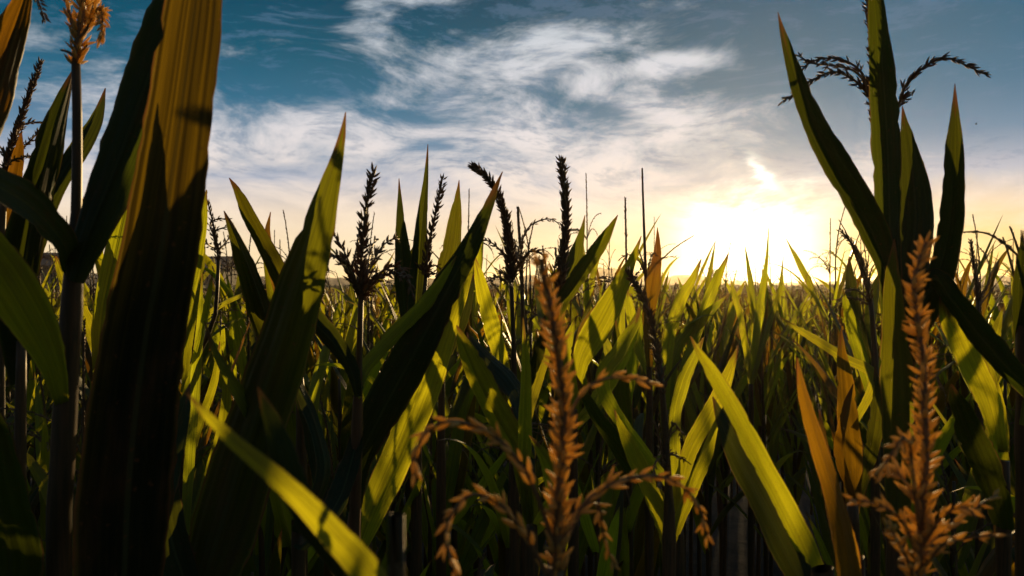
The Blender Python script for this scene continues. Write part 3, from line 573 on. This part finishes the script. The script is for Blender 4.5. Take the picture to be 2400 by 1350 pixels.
plant('corn plant with one bright green translucent leaf right of the centre', [(1346, 960, 16, 1.5), (1344, 1100, 20, 1.5), (1344, 1300, 26, 1.5)],
      [lf(1.5, 1.42, [(1346, 960, 18), (1358, 856, 40), (1380, 802, 60), (1412, 748, 62), (1450, 672, 43), (1480, 612, 21), (1494, 578, 9), (1503, 553, 1.5)], tw=8, fold=.16),
       lf(1.5, 1.6, [(1346, 980, 18), (1320, 880, 26), (1330, 800, 24), (1352, 740, 2)]), lf(1.5, 1.45, [(1346, 1000, 20), (1400, 930, 34), (1450, 850, 34), (1480, 780, 24), (1496, 740, 2)], tw=25)])
plant('thin bare tassel stem left of the sun with reddish leaf beside it', [(1514, 650, 7, 1.9), (1518, 760, 9, 1.9), (1522, 900, 14, 1.9), (1522, 1150, 20, 1.9)],
      [lf(1.9, 1.8, [(1522, 860, 14), (1518, 760, 26), (1527, 670, 36), (1538, 610, 24), (1541, 570, 12), (1541, 533, 1.5)], tw=15, mat='leaf_flare_red'), lf(1.9, 2.0, [(1522, 880, 14), (1490, 800, 24), (1476, 720, 22), (1470, 680, 2)])],
      [br([(1514, 660), (1512, 600), (1509, 520), (1507, 460), (1505, 394)], 1.9, ln=.008, st=.009, wh=2, sp=.12, r0=.004, r1=.002), br([(1514, 650), (1500, 615), (1480, 598), (1462, 600), (1448, 612)], 1.9, .05, ln=.012, st=.012), br([(1515, 655), (1535, 625), (1580, 582), (1626, 552)], 1.9, ln=.007, st=.012, sp=.2),
       br([(1515, 650), (1502, 600), (1492, 580), (1484, 600), (1480, 640)], 1.9, -.1, ln=.010, st=.01), br([(1516, 650), (1524, 610), (1532, 592), (1540, 600)], 1.9, -.1, ln=.01, st=.01)], False, 14)
plant('leaning brown tassel with long stem and V of lit leaves, right of centre', [(1545, 850, 13, 1.12), (1553, 930, 14, 1.12), (1562, 1050, 15, 1.12), (1568, 1180, 20, 1.12), (1568, 1345, 30, 1.12)],
      [lf(1.12, 1.05, [(1564, 1290, 18), (1548, 1215, 38), (1514, 1130, 42), (1480, 1055, 34), (1455, 1000, 18), (1440, 960, 2)], tw=10, fold=.3), lf(1.12, 1.16, [(1570, 1280, 16), (1592, 1215, 28), (1626, 1130, 32), (1656, 1060, 28), (1676, 1000, 14), (1688, 960, 2)], tw=25, fold=.4)],
      [br([(1563, 1095), (1553, 940), (1545, 860), (1536, 790), (1520, 730), (1498, 680), (1470, 634)], 1.12, ln=.013, st=.0045, wh=4, sp=.6, r0=.0028, r1=.0018, s0=.36, n=24), br([(1560, 1080), (1546, 1040), (1540, 1005), (1530, 985)], 1.12, ln=.011, st=.009), br([(1561, 1060), (1572, 1010), (1580, 990), (1592, 1010)], 1.12, ln=.011, st=.009),
       br([(1563, 1090), (1545, 1075), (1534, 1090), (1532, 1115)], 1.12, -.05, ln=.011, st=.009), br([(1562, 1060), (1590, 1070), (1615, 1085)], 1.12, .05, ln=.01, st=.012)], True, 15)
plant('corn plant with crossing amber leaves just under the setting sun', [(1560, 960, 12, 3.0), (1560, 1100, 16, 3.0)],
      [lf(3.0, 2.9, [(1560, 960, 16), (1562, 830, 28), (1590, 712, 30), (1622, 655, 18), (1644, 606, 2)], tw=16, fold=.4), lf(3.0, 3.1, [(1560, 960, 14), (1590, 812, 26), (1644, 750, 28), (1684, 712, 13), (1706, 690, 2)], tw=-10, fold=.2),
       lf(3.0, 3.1, [(1560, 980, 14), (1624, 800, 24), (1655, 712, 28), (1680, 650, 20), (1696, 618, 10), (1706, 594, 1.5)], tw=20)])
plant('slender leaf tip standing against the white sun glare', [(1760, 900, 10, 3.4), (1760, 1050, 14, 3.4)],
      [lf(3.4, 3.4, [(1760, 900, 10), (1772, 770, 15), (1786, 680, 15), (1796, 610, 8), (1802, 530, 1)], tw=-20), lf(3.4, 3.4, [(1760, 900, 10), (1740, 760, 15), (1722, 690, 11), (1712, 650, 1)], tw=20), lf(3.4, 3.5, [(1760, 900, 10), (1800, 760, 14), (1826, 680, 10), (1836, 600, 1)], tw=30)])
# right foreground
plant('tallest corn plant at right, four upright dark leaves and arching tassel branches', [(2052, 250, 13, 1.08), (2066, 420, 16, 1.06), (2080, 600, 24, 1.02), (2088, 760, 30, 1.0), (2096, 1000, 36, 1.0), (2100, 1345, 42, 1.0)],
      [lf(1.0, .96, [(2090, 820, 36), (2090, 700, 46), (2086, 560, 54), (2083, 420, 58), (2078, 300, 62), (2070, 180, 60), (2060, 60, 44), (2051, -30, 26), (2045, -100, 2)], dbl=0.3, tw=-24, fold=.3, mat='leaf_deep'),
       lf(1.0, .92, [(2090, 760, 36), (2078, 640, 44), (2044, 545, 62), (2000, 462, 66), (1958, 388, 64), (1910, 298, 52), (1870, 198, 39), (1843, 110, 22), (1832, 70, 12), (1823, 28, 1.5)], dbl=0.35, tw=22, fold=.42, mat='leaf_deep'),
       lf(1.02, 1.08, [(2096, 860, 36), (2118, 720, 78), (2132, 620, 88), (2145, 520, 82), (2140, 420, 64), (2127, 325, 32), (2120, 285, 15), (2115, 248, 1.5)], dbl=0.15, tw=-14, fold=.22, mat='leaf_deep'),
       lf(1.02, .96, [(2098, 900, 30), (2140, 780, 52), (2190, 665, 60), (2220, 560, 56), (2232, 450, 47), (2234, 350, 38), (2237, 270, 19), (2238, 196, 1.5)], dbl=0.35, tw=24, fold=.36, mat='leaf_deep'),
       lf(.95, .90, [(2104, 1260, 40), (2104, 1110, 62), (2103, 980, 72), (2099, 860, 68), (2093, 740, 50), (2091, 650, 34), (2096, 560, 2)], tw=12, fold=.16, mat='leaf_olive'),
       lf(1.0, .9, [(2096, 760, 26), (2180, 652, 40), (2232, 705, 50), (2292, 782, 54), (2352, 852, 55), (2420, 925, 44), (2480, 1000, 2)], dbl=0.2, tw=-30, fold=.3, mat='leaf_deep')],
      [br([(2052, 290), (2049, 200), (2045, 100), (2036, 10), (2030, -60)], 1.08, ln=.013, st=.0048, wh=3, sp=.5, r0=.0042, r1=.0025),
       br([(2050, 270), (2041, 215), (2015, 165), (1975, 140), (1930, 137), (1895, 148), (1876, 168)], 1.08, .02, ln=.013, st=.0072, wh=2, sp=.5),
       br([(2050, 265), (2030, 215), (1990, 180), (1950, 168), (1905, 188), (1870, 215), (1836, 236)], 1.08, -.06, ln=.0135, st=.0066, wh=2, sp=.45), br([(2050, 262), (2034, 205), (2000, 165), (1940, 152), (1900, 148), (1880, 135), (1870, 130)], 1.08, -.04, s0=.45, ln=.012, st=.008),
       br([(2056, 300), (2104, 250), (2122, 200), (2150, 170), (2190, 142), (2225, 136), (2270, 156), (2314, 176)], 1.1, -.1, ln=.0135, st=.0068, wh=2, sp=.4, s0=.25), br([(2056, 290), (2100, 258), (2130, 222), (2142, 215)], 1.1, .05, ln=.012, st=.009, s0=.5)], True, 16)
plant('pale half lit leaf sloping down behind the right foreground tassel', [(2352, 1080, 26, 1.12), (2352, 1340, 32, 1.12)],
      [lf(1.12, 1.0, [(2350, 1090, 30), (2318, 945, 48), (2270, 838, 58), (2234, 756, 52), (2216, 712, 26), (2205, 680, 2)], tw=12, fold=.3), lf(1.12, .95, [(2350, 1240, 40), (2318, 1130, 62), (2276, 1030, 60), (2246, 950, 40), (2230, 900, 3)], tw=30, mat='leaf_deep'),
       lf(1.12, 1.2, [(2352, 1060, 24), (2340, 960, 30), (2310, 860, 30), (2288, 780, 20), (2276, 730, 2)], tw=-20)])
plant('dark stem at the right edge with thin wiry tassel branch arching left', [(2398, 600, 30, 1.0), (2404, 760, 44, 1.0), (2408, 1000, 48, 1.0), (2408, 1340, 52, 1.0)],
      [lf(1.0, 1.0, [(2404, 900, 30), (2392, 740, 30), (2394, 640, 24), (2398, 540, 2)], tw=20, mat='leaf_deep'), lf(1.0, 1.1, [(2406, 1000, 30), (2450, 850, 60), (2480, 700, 50), (2490, 560, 3)])],
      [br([(2398, 640), (2394, 610), (2360, 576), (2318, 549), (2280, 543), (2250, 545)], 1.0, .06, ln=.012, st=.012, wh=2, sp=.1, r0=.0018), br([(2398, 620), (2378, 560), (2366, 530)], 1.0, ln=.008, st=.02, wh=1, sp=.1), br([(2386, 680), (2362, 590), (2350, 555)], 1.0, ln=.008, st=.02, wh=1, sp=.1)], False, 17)
plant('small upright seed spike right of the tall plant, before orange horizon', [(2292, 700, 7, 2.0), (2294, 800, 9, 2.0), (2296, 1000, 16, 2.0)],
      [lf(2.0, 2.1, [(2296, 900, 16), (2270, 800, 24), (2250, 740, 2)]), lf(2.0, 2.0, [(2296, 900, 16), (2330, 790, 24), (2350, 720, 2)])],
      [br([(2292, 705), (2288, 650), (2281, 610), (2275, 564)], 2.0, ln=.013, st=.0045, wh=4, sp=.5, r0=.0035, r1=.0022), br([(2292, 705), (2318, 660), (2318, 620), (2306, 592), (2291, 577)], 2.0, .1, ln=.012, st=.007, wh=2), br([(2292, 720), (2340, 660), (2374, 620)], 2.0, .1, ln=.006, st=.02, wh=1)], False, 18)
plant('drooping brown tassel nodding left, just left of the tallest plant', [(2040, 700, 10, 1.7), (2048, 800, 12, 1.7), (2052, 1000, 20, 1.7)],
      [lf(1.7, 1.6, [(2050, 960, 18), (2020, 850, 30), (2000, 780, 30), (1984, 720, 18), (1976, 680, 2)], tw=20), lf(1.7, 1.8, [(2050, 940, 18), (2010, 760, 26), (1992, 670, 26), (1990, 600, 2)], mat='leaf_deep'), lf(1.7, 1.9, [(2050, 940, 18), (2044, 760, 28), (2054, 680, 20), (2068, 630, 2)], mat='leaf_deep')],
      [br([(2040, 710), (2032, 660), (2018, 610), (1996, 570), (1970, 541)], 1.7, ln=.014, st=.005, wh=4, sp=.5, r0=.0032, r1=.002), br([(2038, 705), (2010, 680), (1985, 682), (1962, 712), (1946, 735)], 1.7, -.1, ln=.011, st=.007, wh=2), br([(2039, 715), (2005, 700), (1980, 702), (1968, 730), (1975, 760)], 1.7, .1, ln=.011, st=.007),
       br([(2036, 690), (2040, 640), (2055, 610)], 1.7, ln=.009, st=.02), br([(2034, 680), (1990, 560), (1966, 515)], 1.7, .1, ln=.006, st=.03, wh=1, sp=.1)], False, 19)
plant('long bright leaf slanting down to the bottom edge, right of centre', [(1925, 1420, 50, .74), (1928, 1500, 54, .74)],
      [lf(.74, .70, [(1930, 1440, 44), (1896, 1318, 50), (1832, 1180, 48), (1770, 1064, 46), (1708, 950, 40), (1656, 856, 26), (1634, 820, 13), (1618, 788, 2)], tw=26, fold=.45),
       lf(.74, .9, [(1926, 1440, 50), (1852, 1320, 64), (1786, 1190, 62), (1724, 1070, 50), (1690, 990, 30), (1670, 930, 3)], mat='leaf_deep')])  # added dark leaf, stands for the shaded half of the bright one
plant('orange brown leaf, sun flare put into its colour, standing left of the right foreground tassel', [(2004, 1420, 44, .68), (2006, 1500, 46, .68)],  # both blades take the orange of the lens flare as leaf colour
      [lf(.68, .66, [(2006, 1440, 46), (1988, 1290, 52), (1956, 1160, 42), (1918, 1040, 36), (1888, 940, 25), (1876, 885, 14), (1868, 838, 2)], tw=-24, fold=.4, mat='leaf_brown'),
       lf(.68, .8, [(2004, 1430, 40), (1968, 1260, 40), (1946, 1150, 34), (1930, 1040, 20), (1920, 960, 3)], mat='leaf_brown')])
plant('brownish upright leaf in the shade left of the tallest plant', [(1998, 1180, 24, 1.45), (2000, 1345, 30, 1.45)],  # brown of these blades stands for orange flare light
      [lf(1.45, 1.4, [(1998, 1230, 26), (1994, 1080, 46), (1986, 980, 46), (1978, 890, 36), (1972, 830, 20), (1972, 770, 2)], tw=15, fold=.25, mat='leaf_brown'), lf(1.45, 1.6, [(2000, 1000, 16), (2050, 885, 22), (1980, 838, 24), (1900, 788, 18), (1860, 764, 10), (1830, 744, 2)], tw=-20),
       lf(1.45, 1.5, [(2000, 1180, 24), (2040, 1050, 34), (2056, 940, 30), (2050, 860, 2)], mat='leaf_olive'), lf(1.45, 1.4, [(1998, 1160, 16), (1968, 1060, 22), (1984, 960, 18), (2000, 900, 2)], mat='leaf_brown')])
plant('corn plant with broad lit leaf patch low between the right leaves', [(1585, 1220, 24, 1.25), (1590, 1345, 30, 1.25)],
      [lf(1.25, 1.2, [(1590, 1180, 20), (1610, 1070, 36), (1654, 985, 40), (1692, 910, 34), (1716, 850, 18), (1730, 810, 2)], tw=10, fold=.2), lf(1.25, 1.3, [(1588, 1200, 20), (1582, 1000, 28), (1602, 900, 30), (1632, 830, 20), (1650, 790, 2)], tw=-15),
       lf(1.25, 1.1, [(1586, 1220, 24), (1500, 1120, 40), (1420, 1010, 36), (1370, 930, 22), (1350, 880, 2)], tw=28, mat='leaf_deep'), lf(1.25, 1.2, [(1588, 1160, 20), (1420, 920, 34), (1455, 820, 34), (1490, 760, 20), (1500, 720, 2)])])
# the two big tassels close to the lens
plant('large brown tassel close up at bottom centre with curling branches', [(1304, 1340, 26, .46), (1302, 1420, 34, .46), (1300, 1600, 50, .46)], [],
      [br([(1304, 1345), (1309, 1180), (1318, 1050), (1320, 950), (1312, 860), (1298, 770), (1284, 690), (1266, 606)], .46, -.01, r0=.0030, r1=.0016, ln=.0118, st=.0048, wh=4, sp=.72, n=26),
       br([(1302, 1300), (1278, 1215), (1236, 1112), (1180, 1040), (1118, 1000), (1044, 988), (996, 1018), (972, 1068), (974, 1132)], .46, -.03, r0=.0016, r1=.0007, ln=.0118, st=.0072, wh=2, sp=.36, s0=.3, n=28),
       br([(1300, 1390), (1258, 1300), (1216, 1232), (1170, 1182), (1112, 1158), (1068, 1190), (1046, 1242), (1054, 1300), (1066, 1340)], .46, -.06, r0=.0016, r1=.0007, ln=.0118, st=.0072, wh=2, sp=.38, s0=.25, n=28),
       br([(1306, 1290), (1345, 1210), (1400, 1155), (1462, 1124), (1540, 1116), (1602, 1142), (1640, 1192), (1656, 1256)], .46, .03, r0=.0016, r1=.0007, ln=.0118, st=.0072, wh=2, sp=.34, s0=.12, n=28),
       br([(1316, 1030), (1352, 940), (1396, 896), (1450, 884), (1504, 892), (1552, 908)], .46, .03, r0=.0013, r1=.0006, ln=.012, st=.011, wh=2, sp=.25, s0=.3),
       br([(1306, 1310), (1370, 1190), (1404, 1186), (1414, 1250), (1440, 1330)], .46, .05, r0=.0013, r1=.0006, ln=.011, st=.009, wh=2, s0=.45)], 'pale', 20, 'rachis')
plant('large brown tassel close up at lower right with stubby side branches', [(2152, 1340, 26, .5), (2150, 1420, 34, .5), (2148, 1600, 50, .5)], [],
      [br([(2152, 1345), (2163, 1180), (2170, 1060), (2166, 950), (2164, 850), (2150, 750), (2142, 660), (2172, 566)], .5, .02, r0=.0028, r1=.0015, ln=.0118, st=.0050, wh=4, sp=.70, n=26),
       br([(2156, 1240), (2140, 1120), (2132, 1045), (2118, 1024), (2086, 1070), (2052, 1118)], .5, -.03, r0=.0016, r1=.0008, ln=.0115, st=.0062, wh=3, sp=.5, s0=.2), br([(2154, 1310), (2120, 1230), (2078, 1192), (2030, 1176), (1992, 1170)], .5, -.02, r0=.0014, r1=.0007, ln=.0115, st=.007, wh=2, sp=.5, s0=.2),
       br([(2156, 1320), (2200, 1250), (2256, 1212), (2300, 1180), (2338, 1160)], .5, .03, r0=.0014, r1=.0007, ln=.0115, st=.0068, wh=2, sp=.5, s0=.2), br([(2154, 1340), (2210, 1280), (2290, 1258), (2370, 1256)], .5, -.05, r0=.0012, r1=.0006, ln=.010, st=.009, wh=2, sp=.3, s0=.2),
       br([(2160, 1200), (2122, 1130), (2090, 1098), (2060, 1116)], .5, .03, r0=.0014, r1=.0007, ln=.012, st=.0064, wh=3, sp=.55, s0=.2), br([(2160, 1280), (2215, 1205), (2262, 1190), (2290, 1214)], .5, -.03, r0=.0014, r1=.0007, ln=.012, st=.007, wh=2, sp=.5, s0=.2),
       br([(2152, 1380), (2130, 1320), (2104, 1268), (2080, 1232)], .5, -.05, r0=.0014, r1=.0007, ln=.0115, st=.007, wh=2, sp=.5, s0=.1)], 'pale', 21, 'rachis')

# insect in the sky at right
ip = at(2288, 291, 2.6); ins = empty('flying_insect', ip); tag(ins, 'tiny dark insect flying in the blue sky at right', 'insect')
mb = MB(); tube(mb, [(-.004, 0, 0), (-.002, 0, .0004), (0, 0, 0), (.002, 0, .0003), (.0035, 0, 0)], [.0004, .0013, .0016, .0012, .0006], 6); link('body', mb.mesh('body', 'insect'), ins)
for s in (-1, 1):
    mb = MB(); mb.add([(0, 0, .001), (.002, s * .003, .003), (.0005, s * .006, .0045), (-.002, s * .004, .003)], [(0, 1, 2, 3)]); link('wing', mb.mesh('wing', 'insect', smooth=False), ins)

# ------------------------------------------------------------------ field plants: prototypes, then copies
def bend_blade(mb, base, az, lean, length, width, arch, rr, n=14, across=(-1, -.5, 0, .5, 1), fold=.3, ruffle=.06, twist=None):
    """a free leaf that leaves the stem at angle lean from upright and arches over"""
    P = [np.array(base, float)]; a = lean; st = length / (n - 1); D = np.array([math.sin(az), math.cos(az), 0])
    for i in range(n - 1):
        t = i / (n - 1); P.append(P[-1] + st * (D * math.sin(a) + np.array([0, 0, 1]) * math.cos(a))); a += arch * st * (0.35 + 1.3 * t * t)
    P = np.array(P); T = tangents(P); S = unit(np.cross(T, np.cross(np.array([0, 0, 1.0]), D)[None] * 0 + D[None] * 0 + np.array([0, 0, 1.0]) + 1e-3)); 
    S = np.repeat(np.cross(D, np.array([0, 0, 1.0]))[None], n, 0); N = np.cross(S, T)
    t = np.linspace(0, 1, n); tw = np.radians((twist if twist is not None else rr.uniform(-60, 60)) * t)
    S2 = S * np.cos(tw)[:, None] + N * np.sin(tw)[:, None]; N2 = N * np.cos(tw)[:, None] - S * np.sin(tw)[:, None]
    prof = np.interp(t, [0, .08, .3, .6, .85, 1], [.45, .75, 1, .86, .42, .01])
    blade(mb, P, prof * width / 2, S2, -N2, fold, ruffle, across, seed=rr.randint(0, 9999))

def field_leaves(rr, n_leaf=8, z0=.6, z1=1.5):
    out = []; pl = rr.uniform(0, 3.14)
    for i in range(n_leaf):
        t = i / (n_leaf - 1); z = z0 + (z1 - z0) * t; az = pl + (i % 2) * math.pi + rr.uniform(-.5, .5)
        up = rr.random() < 0.62
        out.append(dict(base=(0, 0, z), az=az, lean=rr.uniform(.12, .6), length=rr.uniform(.46, .66) * (1 - .22 * t), width=rr.uniform(.036, .064) * (1 - .22 * t), arch=rr.uniform(.0, 1.0) if up else rr.uniform(1.8, 4.5)))
    return out
def field_tassel(rr, base, full=True, h=None):
    h = h or rr.uniform(.20, .30); lean = rr.uniform(0, .25); a0 = rr.uniform(0, 6.28); cen = []
    for i in range(8):
        t = i / 7; cen.append(base + np.array([math.sin(a0) * lean * h * t * t, math.cos(a0) * lean * h * t * t, h * t]))
    cen = np.array(cen); lst = [(cen, .0034, .0016, .0125, .0055, 3, .4, .22)]
    for k in range(rr.randint(4, 8) if full else rr.randint(1, 4)):
        a = rr.uniform(0, 6.28); t0 = rr.uniform(.12, .42); p = cen[int(t0 * 7)].copy(); L = rr.uniform(.10, .19); ang = rr.uniform(.35, .8); P = [p]
        dr = rr.uniform(.10, .30)
        for i in range(9):
            p = p + L / 9 * np.array([math.sin(a) * math.sin(ang), math.cos(a) * math.sin(ang), math.cos(ang)]); ang += dr; P.append(p)
        lst.append((np.array(P), .0013, .0006, .0115, .0085, 2, .4, .1))
    return lst

PROTO = []
for k in range(8):
    rr = random.Random(40 + k); root = np.zeros(3)
    parts = []; top = rr.uniform(1.58, 1.74)
    mb = MB(); zz = np.linspace(0, top, 26); nd = np.exp(-((((zz + .02) % .16) - .08) / .012) ** 2)
    tube(mb, np.stack([.012 * np.sin(zz * 2 + k), .012 * np.cos(zz * 1.7 + k), zz], 1), np.interp(zz, [0, 1.0, top], [.013, .0105, .0036]) * (1 + .15 * nd), 8)
    parts.append(('stalk', mb.mesh('stalk', 'stalk'), None))
    for q in field_leaves(rr, rr.randint(10, 13)):
        mb = MB(); bend_blade(mb, rr=rr, **q); parts.append(('leaf', mb.mesh('leaf', rr.choice(['leaf_green', 'leaf_green', 'leaf_green', 'leaf_green', 'leaf_olive', 'leaf_brown'])), None))
    if k % 4 != 3:
        lst = field_tassel(rr, np.array([.012 * math.sin(top * 2 + k), .012 * math.cos(top * 1.7 + k), top]))
        tb = MB(); sb = MB()
        for (P, r0, r1, ln, st, wh, spd, s0) in lst:
            tube(tb, P, np.linspace(r0, r1, len(P)), 4)
            for p, fr, ll in spikelets_along(P, ln, st, wh, spd, rr, start=s0): sb.add((LOWV * ll) @ fr.T + p, LOWF)
        parts.append(('tassel', tb.mesh('tassel', 'rachis'), None)); parts.append(('spikelets', sb.mesh('spikelets', 'spikelet_dark', smooth=False), 'tassel'))
    PROTO.append(parts)

ZONES = [(330, 'corn plant in the shaded crop behind the slim reddish stem at left'), (800, 'corn plant in the crop behind the tall broad pointed leaf, left of centre'), (1250, 'corn plant in the crop behind the long dark leaf at centre'),
         (1560, 'corn plant in the dense crop right of the thick upright seed spike'), (2060, 'corn plant in the golden crop spread out below the setting sun'), (9999, 'corn plant in the brownish crop behind the lower right tassel')]
def make_copy(parts, x, y, rz, s, sz):
    r = empty('corn_plant', (x, y, 0)); r.rotation_euler.z = rz; r.scale = (s, s, sz); tl = None
    px = 1200 + F * x / y; lab = next(l for q, l in ZONES if px < q)
    tag(r, lab, 'corn plant', 'corn plants in the crop: ' + lab.split(' in the ')[1])
    for nm, me, par in parts:
        o = bpy.data.objects.new(nm, me); C.objects.link(o); o.parent = tl if par else r
        if nm == 'tassel': tl = o
        if nm == 'spikelets': o['kind'] = 'stuff'

CORRIDOR = [(.027, .46, 3.4), (.26, .5, 3.4)]            # missing plants: gaps in the stand towards the sun
def scatter(y0, y1, count, margin, mind, seed, avoid=()):
    rr = np.random.default_rng(seed); pts = []; tries = 0; cell = {}
    while len(pts) < count and tries < count * 60:
        tries += 1
        y = math.sqrt(rr.uniform(y0 ** 2, y1 ** 2)); w = .66 * y + margin; x = rr.uniform(-w, w)
        g = (int(x // mind), int(y // mind)); ok = True
        for a in (-1, 0, 1):
            for b in (-1, 0, 1):
                for q in cell.get((g[0] + a, g[1] + b), ()):
                    if (q[0] - x) ** 2 + (q[1] - y) ** 2 < mind * mind: ok = False
        for q in avoid:
            if (q[0] - x) ** 2 + (q[1] - y) ** 2 < .02: ok = False
        for vx, vy, far in CORRIDOR:
            t = (x - vx) * math.sin(SUN_AZ) + (y - vy) * math.cos(SUN_AZ); q = abs((x - vx) * math.cos(SUN_AZ) - (y - vy) * math.sin(SUN_AZ))
            if 0 < t < far and q < .20: ok = False
        if ok: pts.append((x, y)); cell.setdefault(g, []).append((x, y))
    return pts
rr = random.Random(5)
NEAR_END = 5.6
near = scatter(1.9, NEAR_END, 232, .35, .25, 3, HERO)
for i, (x, y) in enumerate(near):
    make_copy(PROTO[rr.randrange(8)], x, y, rr.uniform(0, 6.28), rr.uniform(.9, 1.12), rr.uniform(1.12, 1.22) if (rr.random() < .38 and y > 2.7) else rr.uniform(1.0, 1.10))

for i, (x, y) in enumerate(scatter(1.15, 1.95, 46, .1, .17, 21, HERO)):       # lower plants among the foreground ones
    make_copy(PROTO[rr.randrange(8)], x, y, rr.uniform(0, 6.28), rr.uniform(.85, 1.05), rr.uniform(.84, .96))

# ---- the rest of the field: one mass
def low_plant(rr, seg, leaves, spike, wide=1.0):
    lv = MB(); tv = MB(); top = rr.uniform(1.55, 1.7)
    for q in field_leaves(rr, leaves, z0=.85, z1=1.46):
        q['width'] *= wide; bend_blade(lv, rr=rr, n=seg, across=(-1, 0, 1), ruffle=0, **q)
    tube(tv, [(0, 0, .2), (0, 0, 1.1), (0, 0, top)], [.012, .009, .004], 3, False)
    for j, (P, r0, r1, *_) in enumerate(field_tassel(rr, np.array([0, 0, top]), full=spike > 1)):
        P = P[:: (1 if spike > 1 else 3)]; n = len(P); rad = np.linspace(.0075, .0035, n) if j == 0 else np.full(n, .0038)
        rad = rad * (1 + .35 * (-1) ** np.arange(n)) * (1 if spike > 1 else 1.4); tube(tv, P, rad, 4 if spike > 1 else 3, False)
    return lv.arrays(), tv.arrays()
def mass(name, mats, protos, pts, seed, label, smin=.9, smax=1.1):
    rr = np.random.default_rng(seed); VV = []; UU = []; LT = []; LI = []; MI = []; base = 0
    pre = []
    for pair in protos:
        q = []
        for (v, f, uv), mi in zip(pair, (0, 1)):
            q.append((v, np.concatenate([np.array(a) for a in f]), np.array([len(a) for a in f]), uv, mi))
        pre.append(q)
    for x, y in pts:
        pr = pre[rr.integers(len(pre))]; a = rr.uniform(0, 6.28); s = rr.uniform(smin, smax); c, sn = math.cos(a) * s, math.sin(a) * s; lean = rr.normal(0, .05, 2); sz = rr.uniform(.90, 1.03)
        for v, li, lt, uv, mi in pr:
            V = np.column_stack([v[:, 0] * c - v[:, 1] * sn + x + lean[0] * v[:, 2], v[:, 0] * sn + v[:, 1] * c + y + lean[1] * v[:, 2], v[:, 2] * sz])
            VV.append(V); UU.append(uv); LI.append(li + base); LT.append(lt); MI.append(np.full(len(lt), mi if mi else rr.integers(2) * 2)); base += len(V)
    V = np.concatenate(VV); LI = np.concatenate(LI); LT = np.concatenate(LT); MI = np.concatenate(MI); U = np.concatenate(UU)
    me = bpy.data.meshes.new(name); me.vertices.add(len(V)); me.vertices.foreach_set('co', V.astype(np.float32).ravel()); me.loops.add(len(LI)); me.loops.foreach_set('vertex_index', LI.astype(np.int32))
    me.polygons.add(len(LT)); me.polygons.foreach_set('loop_start', np.concatenate([[0], np.cumsum(LT)[:-1]]).astype(np.int32)); me.polygons.foreach_set('material_index', MI.astype(np.int32))
    for m in mats: me.materials.append(MATS[m])
    l = me.uv_layers.new(name='UVMap'); l.data.foreach_set('uv', U[LI].astype(np.float32).ravel()); me.update(calc_edges=True); me.validate()
    return tag(link(name, me), label, 'corn field', kind='stuff')
mid_p = [low_plant(random.Random(90 + i), 7, 9, 2) for i in range(8)]
far_p = [low_plant(random.Random(190 + i), 4, 6, 1, 1.15) for i in range(6)]
mass('corn_field', ['leaf_green', 'spikelet_dark', 'leaf_brown'], mid_p, scatter(NEAR_END, 20, 2000, .8, .30, 11), 1, 'mass of corn plants in the middle distance')
mass('distant_corn_field', ['leaf_green', 'spikelet_dark', 'leaf_brown'], far_p, scatter(20, 85, 5200, 2, .5, 12), 2, 'far rows of corn merging towards the horizon')
def canopy():
    m = bpy.data.materials.new('canopy'); m.use_nodes = True; T = NT(m.node_tree); p = T.n['Principled BSDF']
    tc = T.node('ShaderNodeTexCoord'); n = T.noise(tc.outputs['Object'], 2.0, 10, 0.75).outputs[0]
    T.put(p.inputs['Base Color'], T.mix(T.mapr(n, .35, .65), (0.03, 0.045, 0.012, 1), (0.16, 0.12, 0.03, 1))); p.inputs['Roughness'].default_value = .9; MATS['canopy'] = m
    na, nr = 260, 150; az = np.linspace(-.8, .8, na); rad = 45 * (215 / 45) ** np.linspace(0, 1, nr)
    A, Q = np.meshgrid(az, rad, indexing='ij'); X = np.sin(A) * Q; Y = np.cos(A) * Q
    Z = 1.62 + rng.normal(0, .14, A.shape) + .1 * np.sin(X * .7) * np.sin(Y * .31)
    mb = MB(); mb.add(np.stack([X, Y, Z], -1).reshape(-1, 3), [(i * nr + j, i * nr + j + 1, (i + 1) * nr + j + 1, (i + 1) * nr + j) for i in range(na - 1) for j in range(nr - 1)])
    tag(link('corn_canopy', mb.mesh('corn_canopy', 'canopy', smooth=False)), 'flat top of the corn crop running to the far hills', 'corn field', kind='stuff')
canopy()

# ------------------------------------------------------------------ evening haze
m = bpy.data.materials.new('haze'); m.use_nodes = True; T = NT(m.node_tree); T.n.clear()
pv = T.node('ShaderNodeVolumePrincipled'); pv.inputs['Color'].default_value = (1.0, .88, .70, 1); pv.inputs['Density'].default_value = 0.00046; pv.inputs['Anisotropy'].default_value = 0.76
o = T.node('ShaderNodeOutputMaterial'); T.l.new(pv.outputs[0], o.inputs['Volume']); MATS['haze'] = m
mb = MB(); box(mb, (-2700, -2700, -1), (2700, 2700, 8.2)); hz = link('haze', mb.mesh('haze', 'haze', smooth=False)); tag(hz, 'thin golden evening haze over the field', 'haze', kind='stuff')
